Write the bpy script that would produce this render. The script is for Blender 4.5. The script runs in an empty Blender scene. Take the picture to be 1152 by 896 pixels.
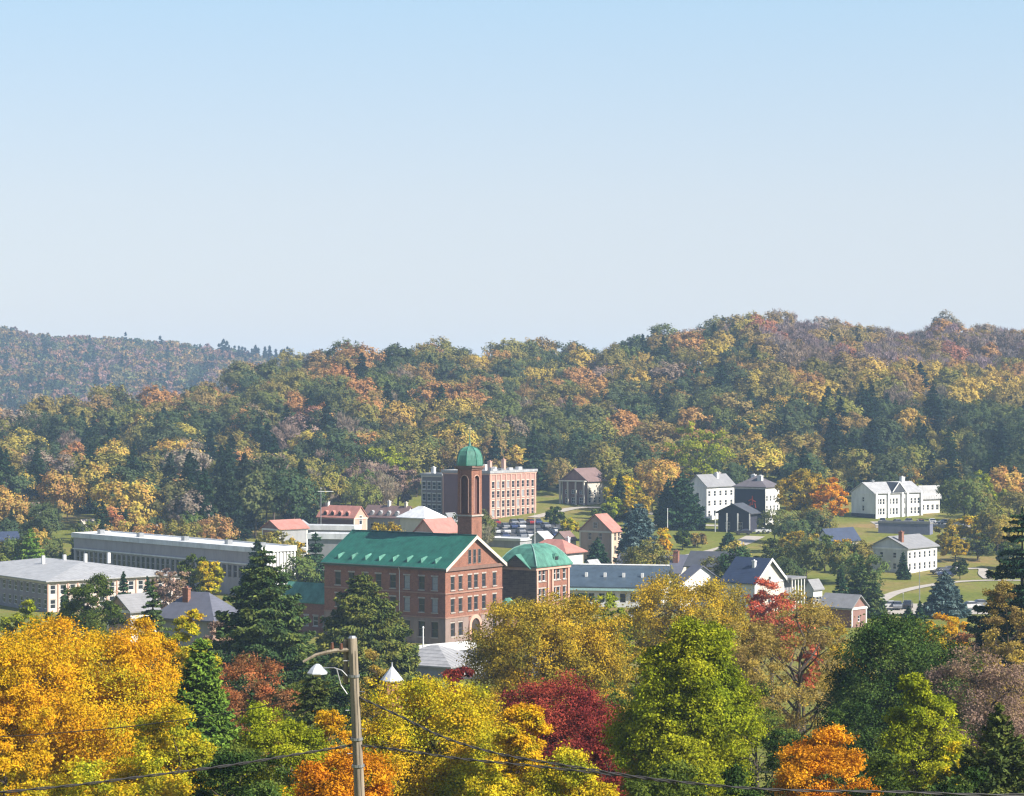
import bpy, math, random
import numpy as np
from mathutils import Vector, Matrix
R = math.radians
SC = bpy.context.scene
COL = SC.collection

# ------------------------------------------------------------------ camera, sky, sun, exposure
F = 2598.0                       # focal length in photo pixels (1152 wide)
cd = bpy.data.cameras.new('camera'); cam = bpy.data.objects.new('camera', cd); COL.objects.link(cam)
cam.location = (0, 0, 0); cam.rotation_euler = (R(90), 0, 0)
cd.sensor_width = 36; cd.lens = 36 * F / 1152; cd.clip_start = 0.5; cd.clip_end = 20000
SC.camera = cam
SUN_AZ = 120.5                    # degrees clockwise from +Y
SUN_EL = 38.0
w = bpy.data.worlds.new('World'); SC.world = w; w.use_nodes = True
nt = w.node_tree; nt.nodes.clear()
sky = nt.nodes.new('ShaderNodeTexSky'); sky.sky_type = 'NISHITA'; sky.sun_disc = False
sky.sun_elevation = R(SUN_EL); sky.sun_rotation = R(SUN_AZ)
sky.air_density = 1.0; sky.dust_density = 1.3; sky.ozone_density = 1.0; sky.altitude = 300
bgn = nt.nodes.new('ShaderNodeBackground'); bgn.inputs['Strength'].default_value = 0.085
won = nt.nodes.new('ShaderNodeOutputWorld')
wb = nt.nodes.new('ShaderNodeVectorMath'); wb.operation = 'MULTIPLY'; wb.inputs[1].default_value = (0.985, 0.955, 1.0)   # white balance
nt.links.new(sky.outputs[0], wb.inputs[0]); 
# thin high haze whitening the low sky: fades out with elevation
stc = nt.nodes.new('ShaderNodeTexCoord'); sxyz = nt.nodes.new('ShaderNodeSeparateXYZ'); nt.links.new(stc.outputs['Generated'], sxyz.inputs[0])
hr = nt.nodes.new('ShaderNodeValToRGB'); hr.color_ramp.elements[0].position = 0.02; hr.color_ramp.elements[0].color = (0.90, 0.89, 0.92, 1)
hr.color_ramp.elements[1].position = 0.175; hr.color_ramp.elements[1].color = (0.60, 0.865, 1.08, 1)
e_ = hr.color_ramp.elements.new(0.085); e_.color = (0.83, 0.89, 0.955, 1)
nt.links.new(sxyz.outputs[2], hr.inputs[0])
hv = nt.nodes.new('ShaderNodeVectorMath'); hv.operation = 'SCALE'; hv.inputs['Scale'].default_value = 5.0; nt.links.new(hr.outputs[0], hv.inputs[0])
hm = nt.nodes.new('ShaderNodeMapRange'); hm.inputs[1].default_value = 0.22; hm.inputs[2].default_value = 0.55; hm.inputs[3].default_value = 0.75; hm.inputs[4].default_value = 0.0
nt.links.new(sxyz.outputs[2], hm.inputs[0])
hx = nt.nodes.new('ShaderNodeMixRGB'); nt.links.new(hm.outputs[0], hx.inputs[0]); nt.links.new(wb.outputs[0], hx.inputs[1]); nt.links.new(hv.outputs[0], hx.inputs[2])
nt.links.new(hx.outputs[0], bgn.inputs[0]); nt.links.new(bgn.outputs[0], won.inputs[0])
sd = bpy.data.lights.new('sun', 'SUN'); sd.energy = 5.0; sd.angle = R(0.5); sd.color = (1.0, 0.94, 0.84)
sun = bpy.data.objects.new('sun', sd); COL.objects.link(sun)
sv = Vector((math.sin(R(SUN_AZ)) * math.cos(R(SUN_EL)), math.cos(R(SUN_AZ)) * math.cos(R(SUN_EL)), math.sin(R(SUN_EL))))
sun.rotation_euler = sv.to_track_quat('Z', 'Y').to_euler(); sun.location = (60, -40, 60)
SC.view_settings.view_transform = 'Standard'; SC.view_settings.look = 'None'
SC.view_settings.exposure = 1.02; SC.view_settings.gamma = 1.0; SC.view_settings.use_curve_mapping = False
SC.render.engine = 'CYCLES'
SC.cycles.use_denoising = True
SC.cycles.max_bounces = 5; SC.cycles.diffuse_bounces = 2; SC.cycles.glossy_bounces = 2
SC.cycles.transmission_bounces = 3; SC.cycles.volume_bounces = 1; SC.cycles.caustics_reflective = False
SC.cycles.pixel_filter_type = 'BLACKMAN_HARRIS'; SC.cycles.filter_width = 1.3
HAZE = 0.00015

# ------------------------------------------------------------------ materials
def mat_base(name):
    m = bpy.data.materials.new(name); m.use_nodes = True
    n = m.node_tree; b = n.nodes['Principled BSDF']
    return m, n, b
def ramp(n, fac, stops):
    r = n.nodes.new('ShaderNodeValToRGB')
    while len(r.color_ramp.elements) < len(stops): r.color_ramp.elements.new(0.5)
    for e, (p, c) in zip(r.color_ramp.elements, stops):
        e.position = p; e.color = (*c, 1)
    n.links.new(fac, r.inputs[0]); return r.outputs[0]
def noise(n, scale, detail=4, coord='Object', rough=0.6, stretch=None):
    tc = n.nodes.new('ShaderNodeTexCoord'); t = n.nodes.new('ShaderNodeTexNoise')
    t.inputs['Scale'].default_value = scale; t.inputs['Detail'].default_value = detail; t.inputs['Roughness'].default_value = rough
    if stretch:
        mp = n.nodes.new('ShaderNodeMapping'); mp.inputs['Scale'].default_value = stretch
        n.links.new(tc.outputs[coord], mp.inputs[0]); n.links.new(mp.outputs[0], t.inputs['Vector'])
    else: n.links.new(tc.outputs[coord], t.inputs['Vector'])
    return t.outputs['Fac']
def bump(n, b, h, strength=0.3, dist=0.05):
    k = n.nodes.new('ShaderNodeBump'); k.inputs['Strength'].default_value = strength; k.inputs['Distance'].default_value = dist
    n.links.new(h, k.inputs['Height']); n.links.new(k.outputs[0], b.inputs['Normal'])
_M = {}
def sc3(c, k): return tuple(min(1, x * k) for x in c)
def weathered(name, c, rough=0.8, var=0.25, scale=0.6, spec=0.3, stretch=(1, 1, 0.35)):
    if name in _M: return _M[name]
    c = sc3(c, 0.84)
    m, n, b = mat_base(name)
    f = noise(n, scale, 8, stretch=stretch, rough=0.72)
    n.links.new(ramp(n, f, [(0.3, sc3(c, 1 - var)), (0.52, c), (0.72, sc3(c, 1 + var * 0.7))]), b.inputs['Base Color'])
    b.inputs['Roughness'].default_value = rough; b.inputs['Specular IOR Level'].default_value = spec
    bump(n, b, noise(n, 6, 5), 0.25, 0.03)
    _M[name] = m; return m
def brick(name, c1, c2, mortar, sx=1.0):
    if name in _M: return _M[name]
    m, n, b = mat_base(name)
    tc = n.nodes.new('ShaderNodeTexCoord')
    geo = n.nodes.new('ShaderNodeSeparateXYZ'); n.links.new(tc.outputs['Object'], geo.inputs[0])
    add = n.nodes.new('ShaderNodeMath'); add.operation = 'ADD'
    n.links.new(geo.outputs[0], add.inputs[0]); n.links.new(geo.outputs[1], add.inputs[1])
    cmb = n.nodes.new('ShaderNodeCombineXYZ'); n.links.new(add.outputs[0], cmb.inputs[0]); n.links.new(geo.outputs[2], cmb.inputs[1])
    bt = n.nodes.new('ShaderNodeTexBrick'); n.links.new(cmb.outputs[0], bt.inputs['Vector'])
    bt.inputs['Color1'].default_value = (*c1, 1); bt.inputs['Color2'].default_value = (*c2, 1); bt.inputs['Mortar'].default_value = (*mortar, 1)
    bt.inputs['Scale'].default_value = 1.0; bt.inputs['Brick Width'].default_value = 0.30 * sx; bt.inputs['Row Height'].default_value = 0.1 * sx
    bt.inputs['Mortar Size'].default_value = 0.012
    f = noise(n, 0.5, 9, stretch=(1, 1, 0.5), rough=0.75)
    mx = n.nodes.new('ShaderNodeMixRGB'); mx.blend_type = 'MULTIPLY'; mx.inputs[0].default_value = 1
    n.links.new(bt.outputs[0], mx.inputs[1])
    n.links.new(ramp(n, f, [(0.3, (0.6, 0.58, 0.58)), (0.5, (1, 1, 1)), (0.75, (1.0, 1.0, 1.0))]), mx.inputs[2])
    n.links.new(mx.outputs[0], b.inputs['Base Color']); b.inputs['Roughness'].default_value = 0.9
    b.inputs['Specular IOR Level'].default_value = 0.2
    _M[name] = m; return m
def seamroof(name, c, axis='X', pitch=0.55, rough=0.5, var=0.3, amount=0.35):
    """ribbed metal / shingled roof: ribs along one local axis"""
    if name in _M: return _M[name]
    c = sc3(c, 0.84)
    m, n, b = mat_base(name)
    tc = n.nodes.new('ShaderNodeTexCoord'); wv = n.nodes.new('ShaderNodeTexWave')
    wv.wave_type = 'BANDS'; wv.bands_direction = axis; wv.wave_profile = 'SAW'
    wv.inputs['Scale'].default_value = 0.314 / pitch; wv.inputs['Distortion'].default_value = 0.15
    n.links.new(tc.outputs['Object'], wv.inputs[0])
    f = noise(n, 0.7, 9, rough=0.75)
    mx = n.nodes.new('ShaderNodeMixRGB'); mx.blend_type = 'MULTIPLY'; mx.inputs[0].default_value = amount
    n.links.new(ramp(n, f, [(0.3, sc3(c, 1 - var)), (0.5, c), (0.7, sc3(c, 1 + var * 0.8))]), mx.inputs[1])
    n.links.new(ramp(n, wv.outputs[0], [(0.0, (0.25, 0.25, 0.25)), (0.2, (1, 1, 1)), (1, (0.85, 0.85, 0.85))]), mx.inputs[2])
    n.links.new(mx.outputs[0], b.inputs['Base Color']); b.inputs['Roughness'].default_value = rough
    b.inputs['Specular IOR Level'].default_value = 0.35
    bump(n, b, wv.outputs[0], 0.5, 0.05)
    _M[name] = m; return m
def plain(name, c, rough=0.6, metal=0.0, spec=0.5):
    if name in _M: return _M[name]
    c = sc3(c, 0.84)
    m, n, b = mat_base(name)
    f = noise(n, 3, 5)
    n.links.new(ramp(n, f, [(0.35, sc3(c, 0.85)), (0.65, sc3(c, 1.1))]), b.inputs['Base Color'])
    b.inputs['Roughness'].default_value = rough; b.inputs['Metallic'].default_value = metal
    b.inputs['Specular IOR Level'].default_value = spec
    _M[name] = m; return m
def leaf_out(n, colsock, transl=0.3):
    out = n.nodes['Material Output']; n.nodes.remove(n.nodes['Principled BSDF'])
    d = n.nodes.new('ShaderNodeBsdfDiffuse'); t = n.nodes.new('ShaderNodeBsdfTranslucent')
    mx = n.nodes.new('ShaderNodeMixShader'); mx.inputs[0].default_value = transl
    n.links.new(colsock, d.inputs[0]); n.links.new(colsock, t.inputs[0])
    n.links.new(d.outputs[0], mx.inputs[1]); n.links.new(t.outputs[0], mx.inputs[2]); n.links.new(mx.outputs[0], out.inputs[0])
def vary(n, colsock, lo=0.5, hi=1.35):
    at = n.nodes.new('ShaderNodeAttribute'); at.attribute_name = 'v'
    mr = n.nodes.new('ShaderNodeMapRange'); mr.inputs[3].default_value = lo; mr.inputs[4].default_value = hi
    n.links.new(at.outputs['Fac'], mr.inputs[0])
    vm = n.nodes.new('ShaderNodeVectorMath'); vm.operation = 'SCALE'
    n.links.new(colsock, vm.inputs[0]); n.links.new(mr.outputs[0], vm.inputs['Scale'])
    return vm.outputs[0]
def leafmat_objcolor():
    m, n, b = mat_base('foliage_by_object_colour')
    oi = n.nodes.new('ShaderNodeObjectInfo')
    f = noise(n, 0.35, 3)
    hs = n.nodes.new('ShaderNodeHueSaturation')
    mr = n.nodes.new('ShaderNodeMapRange'); mr.inputs[1].default_value = 0.3; mr.inputs[2].default_value = 0.7
    mr.inputs[3].default_value = 0.47; mr.inputs[4].default_value = 0.535
    n.links.new(f, mr.inputs[0]); n.links.new(mr.outputs[0], hs.inputs['Hue']); n.links.new(oi.outputs['Color'], hs.inputs['Color'])
    leaf_out(n, vary(n, hs.outputs[0], 0.68, 1.02), 0.22); return m
def leafmat_attr():
    m, n, b = mat_base('foliage_by_tint')
    at = n.nodes.new('ShaderNodeAttribute'); at.attribute_name = 'tint'
    leaf_out(n, vary(n, at.outputs['Color'], 0.66, 1.0), 0.2); return m
def leafmat(name, stops, scale=0.25, lo=0.38, hi=1.42, transl=0.32):
    """leaf colours of one tree: patches of the given colours through the crown"""
    if name in _M: return _M[name]
    stops = [sc3(q, 0.9) for q in stops]
    m, n, b = mat_base(name)
    f = noise(n, scale, 4, rough=0.65)
    at = n.nodes.new('ShaderNodeAttribute'); at.attribute_name = 'v'
    ad = n.nodes.new('ShaderNodeMath'); ad.operation = 'MULTIPLY_ADD'; ad.inputs[1].default_value = 0.22
    n.links.new(at.outputs['Fac'], ad.inputs[0]); n.links.new(f, ad.inputs[2])
    sb = n.nodes.new('ShaderNodeMath'); sb.operation = 'SUBTRACT'; sb.inputs[1].default_value = 0.11
    n.links.new(ad.outputs[0], sb.inputs[0])
    k = len(stops)
    c = ramp(n, sb.outputs[0], [(0.34 + 0.32 * i / max(1, k - 1), s) for i, s in enumerate(stops)])
    leaf_out(n, vary(n, c, lo, hi), transl); _M[name] = m; return m
LEAFO = leafmat_objcolor(); LEAFT = leafmat_attr()
BARK = weathered('bark', (0.09, 0.07, 0.055), 0.95, 0.35, 3)
GLASS = plain('window_glass', (0.025, 0.03, 0.04), 0.12, 0, 0.6)
BLIND = plain('window_with_blind', (0.3, 0.31, 0.33), 0.5)
WHITE = weathered('white_paint', (0.72, 0.71, 0.69), 0.6, 0.24)
CREAM = weathered('cream_paint', (0.6, 0.54, 0.46), 0.7, 0.15)
STONE = weathered('pale_stone', (0.42, 0.37, 0.33), 0.85, 0.3, 1.5)
BRICK = brick('red_brick', (0.265, 0.105, 0.066), (0.17, 0.066, 0.044), (0.26, 0.16, 0.12))
DBRICK = brick('dark_stone_rubble', (0.16, 0.11, 0.085), (0.09, 0.06, 0.05), (0.24, 0.18, 0.14), 3.2)
HBRICK = brick('hall_brick', (0.37, 0.2, 0.16), (0.3, 0.15, 0.125), (0.42, 0.3, 0.26))
COPPER = seamroof('green_copper_x', (0.018, 0.115, 0.083), 'Y', 0.6, 0.5, 0.45, 0.6)
COPPERP = weathered('pale_green_copper', (0.08, 0.225, 0.17), 0.55, 0.6, 0.9, stretch=(1, 1, 0.15))
GREYROOF = seamroof('grey_roof', (0.24, 0.24, 0.25), 'Z', 0.3, 0.75, 0.2, 0.25)
LROOF = seamroof('light_grey_roof', (0.38, 0.38, 0.385), 'X', 0.9, 0.6, 0.3, 0.4)
DROOF = seamroof('dark_slate_roof', (0.07, 0.075, 0.09), 'Z', 0.3, 0.7, 0.25, 0.25)
NAVYROOF = seamroof('navy_roof', (0.03, 0.045, 0.09), 'Z', 0.3, 0.6, 0.25, 0.25)
PINKROOF = weathered('faded_red_roof', (0.43, 0.19, 0.155), 0.7, 0.25, 0.8)
BROWNROOF = weathered('brown_grey_roof', (0.2, 0.13, 0.12), 0.8, 0.25, 0.8)
WROOF = weathered('white_membrane_roof', (0.68, 0.69, 0.70), 0.6, 0.3, 0.4)
TEALROOF = weathered('blue_grey_metal_roof', (0.06, 0.085, 0.11), 0.4, 0.35, 0.5)
TAN = weathered('tan_stucco', (0.42, 0.29, 0.22), 0.85, 0.25, 0.5)
SALMON = weathered('salmon_stucco', (0.6, 0.36, 0.28), 0.85, 0.2, 0.6)
GREYWALL = weathered('grey_render', (0.32, 0.32, 0.33), 0.85, 0.2, 0.5)
DARKWALL = weathered('dark_board_wall', (0.035, 0.035, 0.055), 0.7, 0.3, 0.8)
ASPH = weathered('asphalt', (0.06, 0.06, 0.062), 0.9, 0.25, 0.3, stretch=(1, 1, 1))
GRAVEL = weathered('pale_gravel', (0.42, 0.38, 0.33), 0.95, 0.2, 0.5, stretch=(1, 1, 1))
CONC = weathered('concrete', (0.5, 0.49, 0.46), 0.85, 0.15, 0.6)
WOODP = weathered('weathered_pole_wood', (0.27, 0.225, 0.17), 0.9, 0.65, 9, stretch=(1, 1, 0.035))
STEEL = plain('galvanised_steel', (0.35, 0.36, 0.37), 0.45, 0.6)
CABLE = plain('cable_sheath', (0.05, 0.045, 0.045), 0.6)

# ------------------------------------------------------------------ mesh and object helpers
def tag(o, label=None, cat=None, group=None, kind=None):
    for k, v in (('label', label), ('category', cat), ('group', group), ('kind', kind)):
        if v: o[k] = v
    return o
def empty(name, loc, rz=0.0):
    o = bpy.data.objects.new(name, None); COL.objects.link(o); o.empty_display_size = 0.5
    o.location = loc; o.rotation_euler = (0, 0, rz); return o
def link(name, me, parent=None):
    o = bpy.data.objects.new(name, me); COL.objects.link(o)
    if parent is not None: o.parent = parent
    return o
class MB:
    def __init__(s): s.v = []; s.f = []; s.mi = []
    def add(s, vs, fs, mi=0):
        k = len(s.v); s.v += [tuple(p) for p in vs]; s.f += [tuple(i + k for i in f) for f in fs]; s.mi += [mi] * len(fs); return s
    def box(s, x0, y0, z0, x1, y1, z1, mi=0):
        return s.add([(x0, y0, z0), (x1, y0, z0), (x1, y1, z0), (x0, y1, z0), (x0, y0, z1), (x1, y0, z1), (x1, y1, z1), (x0, y1, z1)],
                     [(3, 2, 1, 0), (4, 5, 6, 7), (0, 1, 5, 4), (1, 2, 6, 5), (2, 3, 7, 6), (3, 0, 4, 7)], mi)
    def tube(s, pts, rad, n=6, mi=0, cap=True):
        pts = [Vector(p) for p in pts]; k = len(s.v); m = len(pts)
        for i, p in enumerate(pts):
            t = (pts[min(i + 1, m - 1)] - pts[max(i - 1, 0)]).normalized()
            a = t.cross(Vector((0, 0, 1)) if abs(t.z) < 0.9 else Vector((1, 0, 0))).normalized(); b = t.cross(a)
            r = rad[i] if hasattr(rad, '__len__') else rad
            for j in range(n):
                q = p + (a * math.cos(2 * math.pi * j / n) + b * math.sin(2 * math.pi * j / n)) * r
                s.v.append(tuple(q))
        for i in range(m - 1):
            for j in range(n):
                s.f.append((k + i * n + j, k + i * n + (j + 1) % n, k + (i + 1) * n + (j + 1) % n, k + (i + 1) * n + j)); s.mi.append(mi)
        if cap:
            s.f.append(tuple(k + j for j in range(n))[::-1]); s.f.append(tuple(k + (m - 1) * n + j for j in range(n))); s.mi += [mi, mi]
        return s
    def rings(s, rings, mi=0, cap=True):
        """stack of closed rings (lists of points, same count)"""
        k = len(s.v); n = len(rings[0])
        for r in rings: s.v += [tuple(p) for p in r]
        for i in range(len(rings) - 1):
            for j in range(n):
                s.f.append((k + i * n + j, k + i * n + (j + 1) % n, k + (i + 1) * n + (j + 1) % n, k + (i + 1) * n + j)); s.mi.append(mi)
        if cap:
            s.f.append(tuple(k + j for j in range(n))[::-1]); s.f.append(tuple(k + (len(rings) - 1) * n + j for j in range(n))); s.mi += [mi, mi]
        return s
    def mesh(s, name, mats):
        me = bpy.data.meshes.new(name); me.from_pydata(s.v, [], s.f)
        for m in (mats if isinstance(mats, (list, tuple)) else [mats]): me.materials.append(m)
        me.polygons.foreach_set('material_index', s.mi); me.update(); return me
    def build(s, name, mats, parent=None): return link(name, s.mesh(name, mats), parent)
def np_mesh(name, V, Q, mat, v=None, tint=None):
    """quads from numpy arrays"""
    me = bpy.data.meshes.new(name); nv, nf = len(V), len(Q)
    me.vertices.add(nv); me.vertices.foreach_set('co', np.ascontiguousarray(V, dtype=np.float32).ravel())
    me.loops.add(nf * 4); me.loops.foreach_set('vertex_index', np.ascontiguousarray(Q, dtype=np.int32).ravel())
    me.polygons.add(nf); me.polygons.foreach_set('loop_start', np.arange(0, nf * 4, 4, dtype=np.int32))
    me.update(calc_edges=True)
    if v is not None:
        a = me.attributes.new('v', 'FLOAT', 'FACE'); a.data.foreach_set('value', np.ascontiguousarray(v, dtype=np.float32))
    if tint is not None:
        a = me.attributes.new('tint', 'FLOAT_COLOR', 'FACE')
        a.data.foreach_set('color', np.ascontiguousarray(np.c_[tint, np.ones(nf)], dtype=np.float32).ravel())
    me.materials.append(mat); return me

def pieces(name, boxes, mat, parent):
    for q in boxes: MB().box(*q).build(name, mat, parent)
FOOT = []
# ------------------------------------------------------------------ terrain
PXC = np.array([-900, 0, 200, 340, 540, 650, 760, 880, 1030, 1152, 2000.0])
def cols():
    top = [476, 472, 438, 411, 397, 395, 386, 357, 376, 379, 380]      # tree-top row of the wooded hill
    dc = [900, 900, 950, 1000, 1040, 1060, 1090, 1120, 1150, 1150, 1150]
    far = [66, 58, 43, 30, 10, 0, -10, -20, -20, -20, -20]
    out = []
    for i, p in enumerate(PXC):
        zc = (448 - top[i]) * dc[i] / F - 14.0
        r = min(1, max(0, (p - 300) / 400))
        K = [(-400, -1.7), (0, -1.7), (20, -8), (56, -17), (100, -24.5), (130, -29), (200, -35), (300, -39), (371, -39.7), (440, -40),
             (520, -39.6), (570, -38.2 + 0.6 * r), (600, -37 + 1.4 * r), (650, -34.6 + 0.6 * r), (720, -30.5),
             (dc[i] - 90, zc - 5), (dc[i], zc), (dc[i] + 60, zc - 1), (dc[i] + 400, zc * 0.3 - 45), (1600, -45), (2300, far[i]), (3500, -10), (7000, -30)]
        out.append(([k[0] for k in K], [k[1] for k in K]))
    return out
_C = cols()
def ground(X, Y):
    X = np.atleast_1d(np.asarray(X, float)); Y = np.atleast_1d(np.asarray(Y, float))
    px = np.clip(X / np.maximum(Y, 40) * F + 576, -899, 1999)
    Z = np.stack([np.interp(Y, a, b) for a, b in _C])
    i = np.clip(np.searchsorted(PXC, px) - 1, 0, len(PXC) - 2)
    t = (px - PXC[i]) / (PXC[i + 1] - PXC[i])
    k = np.arange(len(X)); z = Z[i, k] * (1 - t) + Z[i + 1, k] * t
    amp = np.clip((Y - 720) / 200, 0, 1) * np.where(Y > 1500, 0.8, 1.0)
    z += amp * (2.2 * np.sin(X / 31 + Y / 90) + 1.6 * np.sin(X / 17 - Y / 60 + 1) + 1.4 * np.sin(Y / 38 + X / 70))
    return z
def gz(x, y): return float(ground([x], [y])[0])
def gpx(px, d): return Vector(((px - 576) / F * d, d, gz((px - 576) / F * d, d)))
def ground_pixel(px, py, d0=150.0, d1=900.0):
    """first ground point seen at that photo pixel"""
    ds = np.arange(d0, d1, 1.0); X = (px - 576) / F * ds
    z = ground(X, ds); row = (448 - py) / F * ds
    hit = np.nonzero(z >= row)[0]
    d = ds[hit[0]] if len(hit) else d1
    return Vector(((px - 576) / F * d, d, gz((px - 576) / F * d, d)))

def build_terrain():
    ys = np.concatenate([np.arange(-300, 0, 30), np.arange(0, 1300, 8), np.arange(1300, 2600, 20), np.arange(2600, 7001, 200)])
    xs = np.concatenate([np.arange(-3400, -600, 140), np.arange(-600, 600, 9), np.arange(600, 3401, 140)])
    XX, YY = np.meshgrid(xs, ys); Z = ground(XX.ravel(), YY.ravel())
    V = np.c_[XX.ravel(), YY.ravel(), Z]
    nx, ny = len(xs), len(ys)
    i = np.arange(nx - 1)[None, :] + nx * np.arange(ny - 1)[:, None]
    Q = np.stack([i, i + 1, i + 1 + nx, i + nx], -1).reshape(-1, 4)
    m, n, b = mat_base('grassy_ground')
    f = noise(n, 0.035, 8, rough=0.7); f2 = noise(n, 1.3, 6, rough=0.7)
    c1 = ramp(n, f, [(0.36, (0.11, 0.135, 0.022)), (0.5, (0.155, 0.165, 0.032)), (0.58, (0.19, 0.165, 0.05)), (0.68, (0.27, 0.18, 0.08))])
    mx = n.nodes.new('ShaderNodeMixRGB'); mx.blend_type = 'MULTIPLY'; mx.inputs[0].default_value = 1
    n.links.new(c1, mx.inputs[1]); n.links.new(ramp(n, f2, [(0.3, (0.6, 0.6, 0.6)), (0.7, (1.25, 1.2, 1.1))]), mx.inputs[2])
    n.links.new(mx.outputs[0], b.inputs['Base Color']); b.inputs['Roughness'].default_value = 0.95; b.inputs['Specular IOR Level'].default_value = 0.1
    me = np_mesh('ground', V, Q, m); me.polygons.foreach_set('use_smooth', [True] * len(me.polygons))
    tag(link('ground', me), kind='structure')
build_terrain()
def haze_box():
    m = bpy.data.materials.new('valley_haze'); m.use_nodes = True; n = m.node_tree; n.nodes.clear()
    o = n.nodes.new('ShaderNodeOutputMaterial'); v = n.nodes.new('ShaderNodeVolumePrincipled')
    v.inputs['Color'].default_value = (0.48, 0.69, 1.0, 1); v.inputs['Density'].default_value = HAZE
    v.inputs['Anisotropy'].default_value = 0.0
    n.links.new(v.outputs[0], o.inputs['Volume'])
    tag(MB().box(-3450, -320, -56, 3450, 7050, 88).build('haze', m), kind='stuff')
if HAZE > 0: haze_box()

def ribbon(name, pix, width, mat, lift=0.03, kind='structure', pts=None):
    """a path or road laid on the ground through photo pixels"""
    P = pts or [ground_pixel(*p) for p in pix]
    Q = []
    for a, b in zip(P[:-1], P[1:]):
        k = max(2, int((b - a).length / 2.5))
        Q += [a.lerp(b, i / k) for i in range(k)]
    Q.append(P[-1])
    for _ in range(6): Q = [Q[0]] + [(Q[i - 1] + Q[i] * 2 + Q[i + 1]) / 4 for i in range(1, len(Q) - 1)] + [Q[-1]]
    m = MB(); n = len(Q); vs = []
    for i, p in enumerate(Q):
        t = (Q[min(i + 1, n - 1)] - Q[max(i - 1, 0)]); t.z = 0; t.normalize(); s = Vector((-t.y, t.x, 0))
        for k in (-1, -0.33, 0.33, 1):
            q = p + s * (k * width / 2); vs.append((q.x, q.y, gz(q.x, q.y) + lift))
    m.add(vs, [(i * 4 + j, i * 4 + 4 + j, i * 4 + 5 + j, i * 4 + 1 + j) for i in range(n - 1) for j in range(3)])
    o = m.build(name, mat)
    if o.data.polygons[0].normal.z < 0: o.data.flip_normals()
    return tag(o, kind=kind)
def patch(name, x0, x1, y0, y1, mat, lift):
    xs = np.linspace(x0, x1, max(2, int((x1 - x0) / 3))); ys = np.linspace(y0, y1, max(2, int((y1 - y0) / 3)))
    XX, YY = np.meshgrid(xs, ys); V = np.c_[XX.ravel(), YY.ravel(), ground(XX.ravel(), YY.ravel()) + lift]
    i = np.arange(len(xs) - 1)[None, :] + len(xs) * np.arange(len(ys) - 1)[:, None]
    Q = np.stack([i, i + 1, i + 1 + len(xs), i + len(xs)], -1).reshape(-1, 4)
    return tag(link(name, np_mesh(name, V, Q, mat)), kind='structure')
def px2x(px, d): return (px - 576) / F * d
patch('car_park', px2x(542, 610), px2x(636, 610), 588, 640, ASPH, 0.10)
patch('mill_yard', px2x(380, 355), px2x(660, 355), 322, 366, ASPH, 0.08)
patch('town_street', px2x(640, 405), px2x(900, 405), 398, 414, ASPH, 0.08)
patch('lower_car_park', px2x(990, 430), px2x(1120, 430), 426, 448, GRAVEL, 0.08)
patch('mansion_forecourt', px2x(985, 630), px2x(1090, 630), 622, 640, GRAVEL, 0.10)
ribbon('footpath', [(985, 680), (1005, 668), (1040, 660), (1075, 655), (1110, 653), (1170, 654)], 2.6, GRAVEL, 0.12)
ribbon('gravel_path', [(1050, 645), (1085, 641), (1110, 639), (1104, 646), (1112, 652)], 2.2, GRAVEL, 0.15)
ribbon('lane', [(745, 632), (790, 624), (830, 614), (850, 604)], 5.0, GRAVEL, 0.12)
ribbon('driveway', [(700, 592), (765, 590), (800, 592), (835, 593)], 4.5, GRAVEL, 0.12)
ribbon('access_road', [(600, 583), (650, 571), (690, 572), (745, 580), (790, 589)], 4.0, GRAVEL, 0.16)

# ------------------------------------------------------------------ buildings
_WIN = {}
def window_at(parent, side, s, z, w_, h_, frame=WHITE, blind=False, bar=0.09, arch=False, sill=None, mull=True, out=0.0):
    """one window: frame with glazing bars, child pane, optional sill. side 'R': wall y=0, side 'L': wall x=0"""
    key = (round(w_, 2), round(h_, 2), frame.name, blind, bar, arch, mull)
    if key not in _WIN:
        m = MB(); a = w_ / 2
        m.box(-a, -0.04, 0, -a + bar, 0.04, h_); m.box(a - bar, -0.04, 0, a, 0.04, h_)
        m.box(-a + bar, -0.04, 0, a - bar, 0.04, bar); m.box(-a + bar, -0.04, h_ - bar, a - bar, 0.04, h_)
        if mull:
            m.box(-a + bar, -0.03, h_ * 0.5 - bar * 0.4, a - bar, 0.03, h_ * 0.5 + bar * 0.4)
            if w_ > 1.3: m.box(-bar * 0.35, -0.028, bar, bar * 0.35, 0.028, h_ * 0.5 - bar * 0.4); m.box(-bar * 0.35, -0.028, h_ * 0.5 + bar * 0.4, bar * 0.35, 0.028, h_ - bar)
        g = MB().box(-a + bar * 0.5, 0.005, bar * 0.5, a - bar * 0.5, 0.02, h_ - bar * 0.5)
        _WIN[key] = (m.mesh('window', frame), g.mesh('pane', [BLIND if blind else GLASS]))
    fm, gm = _WIN[key]
    o = link('window', fm, parent); rec = 0.13 - out
    if side == 'R': o.location = (s, rec, z)
    else: o.location = (rec, s, z); o.rotation_euler = (0, 0, R(-90))
    link('pane', gm, o)
    if sill is not None:
        sk = ('sill', round(w_, 2), sill.name)
        if sk not in _WIN:
            _WIN[sk] = MB().box(-w_ / 2 - 0.1, -0.26, -0.16, w_ / 2 + 0.1, -0.045, 0.0).mesh('sill', sill)
            _WIN[sk + (1,)] = MB().box(-w_ / 2 - 0.12, -0.18, h_ + 0.01, w_ / 2 + 0.12, -0.10, h_ + 0.24).mesh('lintel', sill)
        link('sill', _WIN[sk], o)
        l = link('lintel', _WIN[sk + (1,)], o)
    return o
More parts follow.
